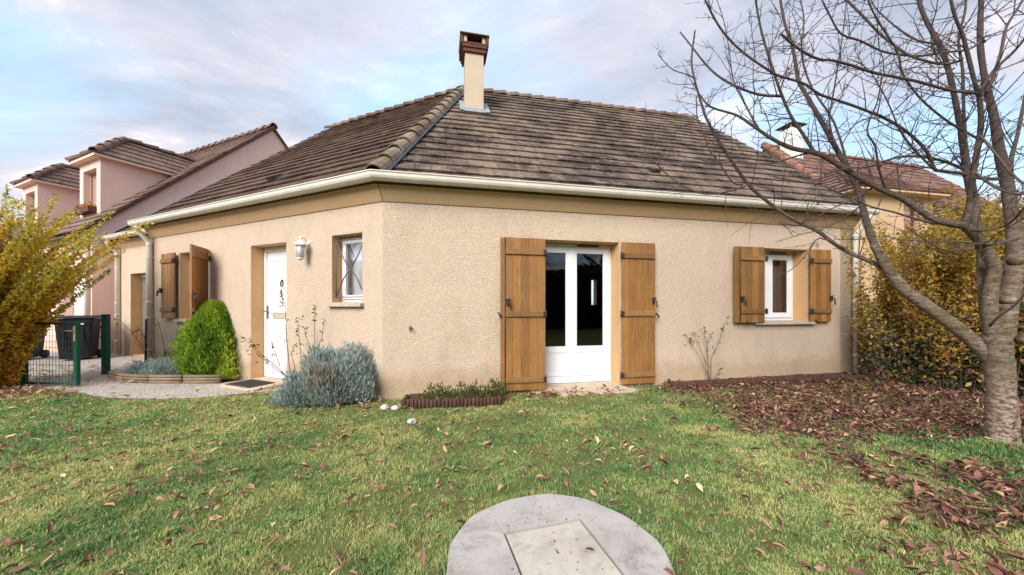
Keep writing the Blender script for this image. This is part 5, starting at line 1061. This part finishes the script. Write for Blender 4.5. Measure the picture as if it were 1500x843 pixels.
# conifer
def conifer():
    root = empty('conifer', (-5.12, 5.92, 0), 'egg shaped golden green dwarf conifer below the left window', 'conifer')
    n = 17000; a = RNG.random(n)*6.283; v = RNG.random(n); 
    Ht = 1.30; z = .03+v*(Ht-.06); zz = z/Ht
    prof = .43*np.power(np.clip(np.sin(np.pi*np.clip(.20+.80*zz, 0, 1)**.95), 0, 1), .70)*(1-.10*smooth(.5, 1, zz)); prof = np.where(zz < .12, prof*(.86+.14*zz/.12), prof)
    lump = 1+.05*np.sin(a*5+z*6)+.05*np.sin(a*9-z*11+1)+.05*RNG.normal(size=n)
    r = prof*lump*(1.0-.5*RNG.random(n)**1.5+.09*RNG.normal(size=n)*smooth(.0, .3, zz))
    c = np.stack([-5.12+r*np.cos(a), 5.92+r*np.sin(a), z], 1)
    outw = np.stack([np.cos(a), np.sin(a), np.zeros(n)], 1); k = 3
    C = np.repeat(c, k, 0); A = np.repeat(outw*.42+np.array([0, 0, 1.0]), k, 0)+RNG.normal(size=(n*k, 3))*.32
    L = .045+.055*RNG.random(n*k); hue = np.clip(.42+.16*RNG.normal(size=n*k)+.35*np.repeat(smooth(.6, 1, zz), k)+.12*np.repeat(np.sin(a*5+z*6), k)+.18*np.repeat(smooth(.3, -.9, np.cos(a-.0)), k)*1.0, 0, 1)  # brighter top and flank and shadow tone in the hollows put into leaf hue
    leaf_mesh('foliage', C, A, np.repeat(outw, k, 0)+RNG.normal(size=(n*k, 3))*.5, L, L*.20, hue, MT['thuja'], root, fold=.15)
    mb = MB(); mb.tube([(-5.12, 5.92, 0), (-5.12, 5.92, .6), (-5.11, 5.92, 1.1)], [.04, .03, .01], 8); mb.build('trunk', MT['stem'], root)
    # pale low tuft on its right flank
    n = 900; c = np.array([-4.78, 5.62, .02])+np.abs(RNG.normal(size=(n, 3)))*np.array([.09, .07, .24])*np.array([1, 1, 1]); c[:, 0] += RNG.normal(size=n)*.06
    leaf_mesh('foliage', c, RNG.normal(size=(n, 3))*.5+np.array([.1, -.2, 1]), RNG.normal(size=(n, 3)), np.full(n, .06), np.full(n, .018), .7+.3*RNG.random(n), MT['thuja'], root)
conifer()
def dome(name, label, cat, c, rx, ry, h, n, L, W, mat, huef, k=2, group=None, up=.9, stems=60):
    root = empty(name, (c[0], c[1], 0), label, cat, group)
    d = unit(RNG.normal(size=(n, 3))); d[:, 2] = np.abs(d[:, 2]); lump = 1+.15*np.sin(d[:, 0]*6+d[:, 2]*5)+.13*np.sin(d[:, 1]*9-d[:, 0]*4+2)+.06*RNG.normal(size=n)
    r = lump*(1-.55*RNG.random(n)**2)
    p = np.array([c[0], c[1], .02])+d*r[:, None]*np.array([rx, ry, h])
    C = np.repeat(p, k, 0); A = np.repeat(d*.9+np.array([0, 0, up]), k, 0)+RNG.normal(size=(n*k, 3))*.42; l = L*(.6+.8*RNG.random(n*k))
    leaf_mesh('foliage', C, A, RNG.normal(size=(n*k, 3)), l, l*W, huef(np.repeat(p, k, 0), n*k), mat, root, fold=.2)
    m = 5; s = np.linspace(0, 1, m)[None, :, None]; q = p[RNG.integers(0, n, stems)][:, None, :]; b = np.array([c[0], c[1], 0])[None, None]+RNG.normal(size=(stems, 1, 3))*np.array([.08, .08, 0]); P = b*(1-s)+q*s*1.0; P[:, :, 2] += (np.sin(s[..., 0]*np.pi)*-.04)
    P[:, :, 2] = np.maximum(P[:, :, 2], .0)
    tubes_np('stems', P, np.full((stems, m), .004), MT['stem'], root); return root
def hue_lav(p, n):
    h = .45+.16*RNG.normal(size=n); dry = np.exp(-(((p[:, 0]+2.30)/.20)**2+((p[:, 2]-.36)/.14)**2))*(p[:, 1] < 4.35); return np.where(RNG.random(n) < .85*dry, .88+.12*RNG.random(n), np.clip(h, 0, .84))
dome('lavender', 'large silvery blue green lavender bush in front of the small barred window', 'shrub', (-2.30, 4.48, 0), .47, .38, .60, 15000, .065, .13, MT['lav'], hue_lav, k=2, up=1.3)
dome('lavender', 'x', 'shrub', (-2.60, 4.30, 0), .28, .24, .34, 4500, .06, .13, MT['lav'], hue_lav, k=2, up=1.2)['label'] = 'lower silvery tuft at the left foot of the large lavender bush'
dome('santolina', 'low silver grey cushion plant in the edged bed left of the conifer', 'plant', (-5.78, 5.82, 0), .40, .24, .30, 3500, .05, .16, MT['lav'], lambda p, n: np.clip(.5+.2*RNG.normal(size=n), 0, .84), up=1.0)
dome('santolina', 'low silver grey cushion plant beside the green gate post', 'plant', (-6.28, 5.92, 0), .30, .22, .24, 2200, .05, .16, MT['lav'], lambda p, n: np.clip(.5+.2*RNG.normal(size=n), 0, .84), up=1.0)
dome('leafy_plant', 'small bright green plant at the foot of the left downpipe', 'plant', (-6.12, 6.30, 0), .24, .18, .36, 700, .06, .4, MT['sprig'], lambda p, n: RNG.random(n), up=.8, stems=25)
for x, y, rx, h, lab in ((-.95, 4.42, .20, .19, 'low straggly green plant in the log edged bed, left end'), (-.55, 4.45, .22, .20, 'low straggly green plant in the middle of the log edged bed'), (-.22, 4.5, .14, .24, 'low straggly green plant against the left door shutter')):
    dome('leafy_plant', lab, 'plant', (x, y, 0), rx, .12, h, 230, .045, .35, MT['sprig'], lambda p, n: RNG.random(n), up=1.1, stems=25)
# bare rose bushes: canes given as polylines
def canes(name, label, cat, base, lines, mat, buds=None, leaves=None, spur=10):
    root = empty(name, tuple(base), label, cat); mb = MB(); budp = []
    for ln in lines:
        pts = [Vector(p) for p in ln[1]]; r0 = ln[0]; q = [pts[0]]
        for a, b in zip(pts, pts[1:]):
            for j in (1, 2): q.append(a.lerp(b, j/2)+Vector([random.uniform(-.006, .006) for _ in range(3)])*(0 if j == 2 else 1))
        n = len(q); mb.tube(q, [r0*(1-.6*i/(n-1)) for i in range(n)], 5)
        for _ in range(spur):
            i = random.randrange(1, n-1); p = q[i].lerp(q[i+1], random.random()); d = Vector((random.uniform(-1, 1), random.uniform(-1, 1), random.uniform(-.1, .9))).normalized(); e = p+d*random.uniform(.01, .035); mb.tube([p, e], [r0*.4, .001], 3)
            if random.random() < .35: budp.append(e)
        for _ in range(ln[2] if len(ln) > 2 else 0): budp.append(pts[-1]+Vector((random.uniform(-.02, .02), random.uniform(-.02, .02), random.uniform(-.22, .02))))
    mb.build('canes', mat, root, fix=False)
    if budp:
        C = np.repeat(np.array(budp), 3, 0); n = len(C); leaf_mesh('buds', C, RNG.normal(size=(n, 3)), RNG.normal(size=(n, 3)), np.full(n, .028), np.full(n, .018), RNG.random(n)*.35, MT['sprigdark'], root)['kind'] = 'stuff'
    if leaves is not None:
        C = np.array([Vector(l)+Vector([random.uniform(-.05, .05) for _ in range(3)]) for l in leaves for _ in range(7)]); n = len(C)
        leaf_mesh('leaves', C, RNG.normal(size=(n, 3)), RNG.normal(size=(n, 3))+np.array([0, 0, 1]), np.full(n, .045), np.full(n, .026), RNG.random(n)*.5, MT['sprig'], root)
MT['sprigdark'] = leafmat('dry_flower_heads', [(0, (.03, .045, .025)), (.5, (.10, .04, .03)), (1, (.16, .06, .04))], .7, .1)
def q(x, y, Y): return ((x-750)/505*Y, Y, 1.22-(y-450)/505*Y)
canes('rose_bush', 'leggy rose bush with dark seed heads in front of the front door', 'shrub', (-2.98, 4.72, 0),
 [(.007, [(-3.02, 4.70, .0), (-3.03, 4.70, .35), (-3.09, 4.72, .8), (-3.12, 4.75, 1.15), (-3.18, 4.75, 1.43)], 16), (.007, [(-2.98, 4.72, 0), (-2.90, 4.75, .35), (-2.96, 4.8, .75), (-2.99, 4.8, 1.04)], 8),
  (.006, [(-2.92, 4.75, .1), (-2.78, 4.8, .45), (-2.76, 4.82, .8), (-2.76, 4.82, 1.24)], 9), (.006, [(-2.82, 4.8, .40), (-2.82, 4.85, .62), (-2.90, 4.85, .8), (-2.93, 4.85, .95)], 2), (.006, [(-2.80, 4.8, .46), (-2.66, 4.82, .78), (-2.62, 4.82, 1.05)], 3),
  (.007, [(-2.94, 4.72, .12), (-3.15, 4.66, .38), (-3.38, 4.6, .62), (-3.52, 4.58, .76)], 3), (.006, [(-3.05, 4.7, .25), (-3.3, 4.68, .45), (-3.46, 4.66, .60)], 2), (.005, [(-3.15, 4.68, .42), (-3.22, 4.68, .62), (-3.27, 4.68, .72)], 3), (.005, [(-2.96, 4.73, .3), (-3.04, 4.75, .58), (-3.0, 4.77, .7)], 3)], MT['redstem'], leaves=[(-3.53, 4.58, .77), (-3.45, 4.6, .72), (-2.98, 4.79, 1.02)])
canes('rose_bush', 'bare upright rose bush below the wall between glazed door and right window', 'shrub', (3.10, 5.42, .05),
 [(.010, [(3.10, 5.42, .05), (3.08, 5.42, .35), (3.06, 5.42, .62), (3.02, 5.42, .86)], 1), (.009, [(3.12, 5.42, .05), (3.13, 5.42, .40), (3.28, 5.43, .72), (3.36, 5.44, .95), (3.42, 5.44, 1.06)], 1), (.007, [(3.08, 5.42, .15), (2.95, 5.42, .45), (2.80, 5.42, .66), (2.72, 5.42, .80)], 1), (.006, [(3.06, 5.42, .3), (2.94, 5.43, .62), (2.86, 5.43, .80)], 1), (.005, [(3.14, 5.42, .05), (3.24, 5.42, .18), (3.28, 5.42, .24)], 1), (.005, [(3.07, 5.42, .5), (3.10, 5.42, .72), (3.17, 5.42, .8)], 1)], MT['plank'], leaves=[(3.02, 5.42, .86), (2.87, 5.43, .80), (3.33, 5.43, .90), (2.80, 5.42, .72)], spur=7)
canes('rose_bush', 'thin bare rose canes between the green gate post and the left downpipe', 'shrub', (-6.15, 6.1, 0),
 [(.006, [(-6.15, 6.1, 0), (-6.5, 6.15, .42), (-6.85, 6.2, .78), (-7.12, 6.2, 1.06)], 4), (.006, [(-6.12, 6.1, 0), (-6.2, 6.15, .5), (-6.33, 6.2, .85), (-6.42, 6.2, 1.05)], 2), (.006, [(-6.1, 6.1, 0), (-5.98, 6.1, .5), (-5.90, 6.1, .9)], 1), (.005, [(-6.4, 6.15, .3), (-6.5, 6.15, .55), (-6.62, 6.15, .80), (-6.68, 6.15, .86), (-6.7, 6.15, .62), (-6.78, 6.15, .52)], 2), (.005, [(-6.15, 6.1, .1), (-6.32, 6.1, .40), (-6.6, 6.1, .5), (-6.5, 6.1, .66)], 2)], MT['stem'])

# ------------------------------------------------------------------ the bare tree
def catmull(L, sub):
    P = [Vector(p[:3]) for p in L]; Rr = [p[3] for p in L]; oP, oR = [], []
    for i in range(len(P)-1):
        a = P[max(i-1, 0)]; b = P[i]; c = P[i+1]; d = P[min(i+2, len(P)-1)]
        for j in range(sub):
            t = j/sub; oP.append(.5*((2*b)+(c-a)*t+(2*a-5*b+4*c-d)*t*t+(3*b-a-3*c+d)*t**3)); oR.append(Rr[i]*(1-t)+Rr[i+1]*t)
    oP.append(P[-1]); oR.append(Rr[-1]); return oP, oR
def bare_tree():
    root = empty('bare_tree', (4.42, 3.11, 0), 'bare cherry tree with spreading leafless branches in front of the hedge', 'tree')
    rnd = random.Random(5); lines = []; tw = []
    trunk = MB()
    for nm, L in TREE:
        P, Rr = catmull(L, 4 if nm != 'branch' else 3); lines.append((nm, P, Rr))
        big = nm in ('trunk', 'stem')
        Rj = [r*(1+rnd.uniform(-.05, .07)*(1 if big else .8)) for r in Rr]
        if nm == 'trunk': P = [Vector((P[0].x, P[0].y, -.05))]+P; Rj = [Rj[0]*1.5, Rj[0]*1.22, Rj[1]*1.06]+Rj[2:]
        if big: trunk.tube(P, Rj, 18)
        else:
            mb = MB(); mb.tube(P, Rj, 9 if nm == 'limb' else 6); mb.build('limb' if nm == 'limb' else 'branch', MT['bark'] if nm == 'limb' else MT['twig'], root, fix=False)
    # burrs and pruning collars
    for (x, y, z, r) in ((4.50, 3.0, .93, .045), (4.36, 3.02, 1.28, .035), (4.40, 2.99, 1.62, .035)): trunk.tube([(x, y+.06, z), (x, y, z), (x+.02, y-.03, z+.005)], [r, r*1.1, r*.75], 10)
    trunk.build('trunk', MT['bark'], root, fix=False)
    # twigs: 3-D, alternate, with short spurs
    n_seg = 5; Ps, Rs = [], []
    def twig(p, d, L, r, lvl):
        q = [p.copy()]; dd = d.copy()
        for i in range(n_seg-1):
            dd = (dd+Vector((rnd.gauss(0, .10), rnd.gauss(0, .10), rnd.gauss(.03, .10)))).normalized(); q.append(q[-1]+dd*L/(n_seg-1))
        Ps.append([tuple(v) for v in q]); Rs.append([max(.0014, r*(1-.7*i/(n_seg-1))) for i in range(n_seg)])
        # spurs / buds
        for _ in range(int(L*18)):
            i = rnd.randrange(0, n_seg-1); s = q[i].lerp(q[i+1], rnd.random()); e = Vector((rnd.gauss(0, 1), rnd.gauss(0, 1), rnd.gauss(.2, 1))).normalized()*rnd.uniform(.008, .022)
            Ps.append([tuple(s+e*t) for t in (0, .25, .5, .75, 1)]); Rs.append([.0016, .0016, .0018, .0022, .0012])
        if lvl < 1:
            for _ in range(rnd.choice((1, 2, 3))):
                i = rnd.randrange(1, n_seg-1); side = dd.cross(Vector((rnd.gauss(0, 1), rnd.gauss(0, 1), rnd.gauss(0, 1)))).normalized(); twig(q[i], (dd*.7+side*.8).normalized(), L*rnd.uniform(.3, .6), r*.6, lvl+1)
    for nm, P, Rr in lines:
        if nm == 'trunk': continue
        tot = sum((b-a).length for a, b in zip(P, P[1:])); cnt = int(tot*(5 if nm == 'stem' else 10))
        for _ in range(cnt):
            i = rnd.randrange(0, len(P)-1); r = Rr[i]
            if P[i].z < 1.7: continue
            if nm != 'branch' and r > .03 and rnd.random() < .6: continue
            p = P[i].lerp(P[i+1], rnd.random()); d = (P[i+1]-P[i]).normalized(); s = Vector((rnd.gauss(0, 1), rnd.gauss(0, 1), rnd.gauss(.35, 1))); s = (s-d*s.dot(d)).normalized()
            dr = (d*rnd.uniform(.35, 1.1)+s).normalized(); L = rnd.uniform(.12, .62)*(.75 if p.x < 2.3 else 1); e = p+dr*L
            if e.y < 2.0: continue
            if e.z < 1.95 and e.x < 4.6: L *= .45
            twig(p, dr, L, min(.0055, max(.0028, r*.5)), 0)
        # spurs straight on the branch
        for _ in range(int(tot*14)):
            i = rnd.randrange(0, len(P)-1); s = P[i].lerp(P[i+1], rnd.random())
            if Rr[i] > .025: continue
            e = Vector((rnd.gauss(0, 1), rnd.gauss(0, 1), rnd.gauss(.1, 1))).normalized()*(Rr[i]+rnd.uniform(.008, .03)); Ps.append([tuple(s+e*t) for t in (0, .25, .5, .75, 1)]); Rs.append([.0024, .002, .002, .0028, .0014])
    o = tubes_np('twigs', np.array(Ps), np.array(Rs), MT['twig'], root, k=3); o['kind'] = 'stuff'
    print('twigs', len(Ps))
bare_tree()
src = bpy.data.objects['bare_tree']; cp_ = src.copy(); COL.objects.link(cp_); cp_.location = (3.2, -4.6, 0); cp_.rotation_euler = (0, 0, R(200)); cp_['label'] = 'bare leafless tree behind the viewer, mirrored in the glazed door'
for ch_ in list(src.children):
    if ch_.name.startswith(('trunk', 'limb', 'twigs')): c2_ = ch_.copy(); COL.objects.link(c2_); c2_.parent = cp_

# ------------------------------------------------------------------ garden boundary behind the camera (mirrored in the panes)
def evergreen(x, y, h, r, lab):
    root = empty('evergreen_tree', (x, y, 0), lab, 'tree', 'evergreens closing the garden behind the viewer'); n = 7000
    z = h*RNG.random(n)**.8; a = RNG.random(n)*6.28; rr = r*np.power(np.clip(1-z/h, 0, 1), .22)*(.55+.5*RNG.random(n))
    c = np.stack([x+rr*np.cos(a), y+rr*np.sin(a), z], 1)
    leaf_mesh('crown', c, RNG.normal(size=(n, 3))+np.array([0, 0, .6]), RNG.normal(size=(n, 3)), np.full(n, .42), np.full(n, .28), RNG.random(n), MT['evergreen'], root)
    MB().tube([(x, y, 0), (x, y, h*.8)], [.15, .04], 8).build('trunk', MT['stem'], root)
for i, (x, y) in enumerate([(-9, -8), (-6.8, -8.4), (-4.6, -8), (-2.4, -8.5), (-.2, -8), (2.0, -8.3), (4.2, -8), (6.4, -8.4), (8.6, -8), (10.8, -8.2), (-12.6, -6), (-13, -3.4), (-12.8, -.9), (-13.2, 1.6)]):
    h_ = 3.25+.3*math.sin(i*2.3); evergreen(x, y, h_, 1.75, 'dense evergreen behind the viewer, number %d from the west' % (i+1) if False else 'dense evergreen tree behind the viewer')

# ------------------------------------------------------------------ world, sun, camera
W = bpy.data.worlds.new('World'); SC.world = W; W.use_nodes = True; nt = W.node_tree; nt.nodes.clear()
out = nt.nodes.new('ShaderNodeOutputWorld'); bg = nt.nodes.new('ShaderNodeBackground'); nt.links.new(bg.outputs[0], out.inputs[0])
SUN_EL, SUN_AZ = R(32), R(204)     # azimuth of the sun, clockwise from +Y
sky = nt.nodes.new('ShaderNodeTexSky'); sky.sky_type = 'NISHITA'; sky.sun_disc = False; sky.sun_elevation = SUN_EL; sky.sun_rotation = SUN_AZ
sky.air_density = 1.0; sky.dust_density = 1.5; sky.ozone_density = 1.5
tc = nt.nodes.new('ShaderNodeTexCoord'); sx = nt.nodes.new('ShaderNodeSeparateXYZ'); nt.links.new(tc.outputs['Generated'], sx.inputs[0])
# project the view direction on a cloud layer: (x/(z+k), y/(z+k))
ad = nt.nodes.new('ShaderNodeMath'); ad.operation = 'ADD'; nt.links.new(sx.outputs['Z'], ad.inputs[0]); ad.inputs[1].default_value = .28
mxm = nt.nodes.new('ShaderNodeMath'); mxm.operation = 'MAXIMUM'; nt.links.new(ad.outputs[0], mxm.inputs[0]); mxm.inputs[1].default_value = .12
dvx = nt.nodes.new('ShaderNodeMath'); dvx.operation = 'DIVIDE'; nt.links.new(sx.outputs['X'], dvx.inputs[0]); nt.links.new(mxm.outputs[0], dvx.inputs[1])
dvy = nt.nodes.new('ShaderNodeMath'); dvy.operation = 'DIVIDE'; nt.links.new(sx.outputs['Y'], dvy.inputs[0]); nt.links.new(mxm.outputs[0], dvy.inputs[1])
cb = nt.nodes.new('ShaderNodeCombineXYZ'); nt.links.new(dvx.outputs[0], cb.inputs[0]); nt.links.new(dvy.outputs[0], cb.inputs[1])
def cn(scale, detail, off, rough=.55, dist=.3):
    m_ = nt.nodes.new('ShaderNodeMapping'); m_.inputs['Location'].default_value = off; m_.inputs['Rotation'].default_value = (0, 0, R(-28)); m_.inputs['Scale'].default_value = (.8, 1.35, 1); nt.links.new(cb.outputs[0], m_.inputs[0])
    n_ = nt.nodes.new('ShaderNodeTexNoise'); n_.inputs['Scale'].default_value = scale; n_.inputs['Detail'].default_value = detail; n_.inputs['Roughness'].default_value = rough; n_.inputs['Distortion'].default_value = dist; nt.links.new(m_.outputs[0], n_.inputs['Vector']); return n_.outputs['Fac']
K = 1/.12
cover = ramp(nt, cn(1.15, 6, (3.1, 1.7, 0), .5), [(.36, (.10, .10, .10)), (.54, (1, 1, 1))])
shade = ramp(nt, cn(1.5, 8, (7.3, 2.2, 0), .60, .5), [(.30, (.33, .37, .47)), (.44, (.45, .49, .59)), (.54, (.60, .59, .67)), (.64, (1.0, .91, .90))])
blue = nt.nodes.new('ShaderNodeMix'); blue.data_type = 'RGBA'; blue.inputs[0].default_value = .75
nt.links.new(sky.outputs[0], blue.inputs[6]); blue.inputs[7].default_value = (.42*K*SKYK, .66*K*SKYK, .86*K*SKYK, 1)
sc_ = nt.nodes.new('ShaderNodeVectorMath'); sc_.operation = 'SCALE'; nt.links.new(shade, sc_.inputs[0]); sc_.inputs['Scale'].default_value = K*SKYK
fin = nt.nodes.new('ShaderNodeMix'); fin.data_type = 'RGBA'; nt.links.new(cover, fin.inputs[0]); nt.links.new(blue.outputs[2], fin.inputs[6]); nt.links.new(sc_.outputs[0], fin.inputs[7])
nt.links.new(fin.outputs[2], bg.inputs[0]); bg.inputs[1].default_value = .12
sl_ = bpy.data.lights.new('sun', 'SUN'); sl_.energy = SUNE; sl_.angle = R(38); sl_.color = (1, .945, .88)
so = bpy.data.objects.new('sun', sl_); COL.objects.link(so)
sd_ = Vector((math.sin(SUN_AZ)*math.cos(SUN_EL), math.cos(SUN_AZ)*math.cos(SUN_EL), math.sin(SUN_EL))); so.rotation_euler = (-sd_).to_track_quat('-Z', 'Y').to_euler(); so.location = sd_*30
cam = bpy.data.cameras.new('camera'); cam.sensor_width = 36; cam.lens = 36*505/1500; cam.shift_y = (450-421.5)/1500; cam.clip_start = .05; cam.clip_end = 2000
co_ = bpy.data.objects.new('camera', cam); COL.objects.link(co_); co_.location = (0, 0, 1.22); co_.rotation_euler = (R(90), 0, 0); SC.camera = co_
vs_ = SC.view_settings; vs_.view_transform = 'Standard'; vs_.look = 'None'; vs_.gamma = 1; vs_.exposure = EXPO; vs_.use_curve_mapping = False
SC.cycles.max_bounces = 6; SC.cycles.transparent_max_bounces = 12; SC.cycles.use_denoising = True
SC.cycles.caustics_reflective = False; SC.cycles.caustics_refractive = False
# ------------------------------------------------------------------ weeds in the lawn
def weeds():
    C_, A_, L_, W_, H_ = [], [], [], [], []
    for _ in range(260):
        y = 1.5+3.0*random.random(); x = random.uniform(-1, 1)*y*1.45
        if (x-MHC[0])**2+(y-MHC[1])**2 < .34 or x > 3.6 or blocked(np.array([x]), np.array([y]))[0] or inpoly(np.array([x]), np.array([y]), GR)[0]: continue
        n = random.randint(5, 11); s = random.uniform(.018, .045)
        for k in range(n):
            a = 6.283*k/n+random.uniform(-.4, .4); C_.append((x, y, .006)); A_.append((math.cos(a), math.sin(a), random.uniform(.15, .7))); L_.append(s*random.uniform(.6, 1.2)); W_.append(s*random.uniform(.25, .5)); H_.append(random.choice((.05, .15, .25, .45)))
    o = leaf_mesh('weeds', np.array(C_), np.array(A_), np.tile([0, 0, 1.], (len(C_), 1)), np.array(L_), np.array(W_), np.array(H_), MT['grass'], fold=.1)
    tag(o, 'small broad leaved weeds and clover scattered in the lawn', 'weeds', kind='stuff')
weeds()
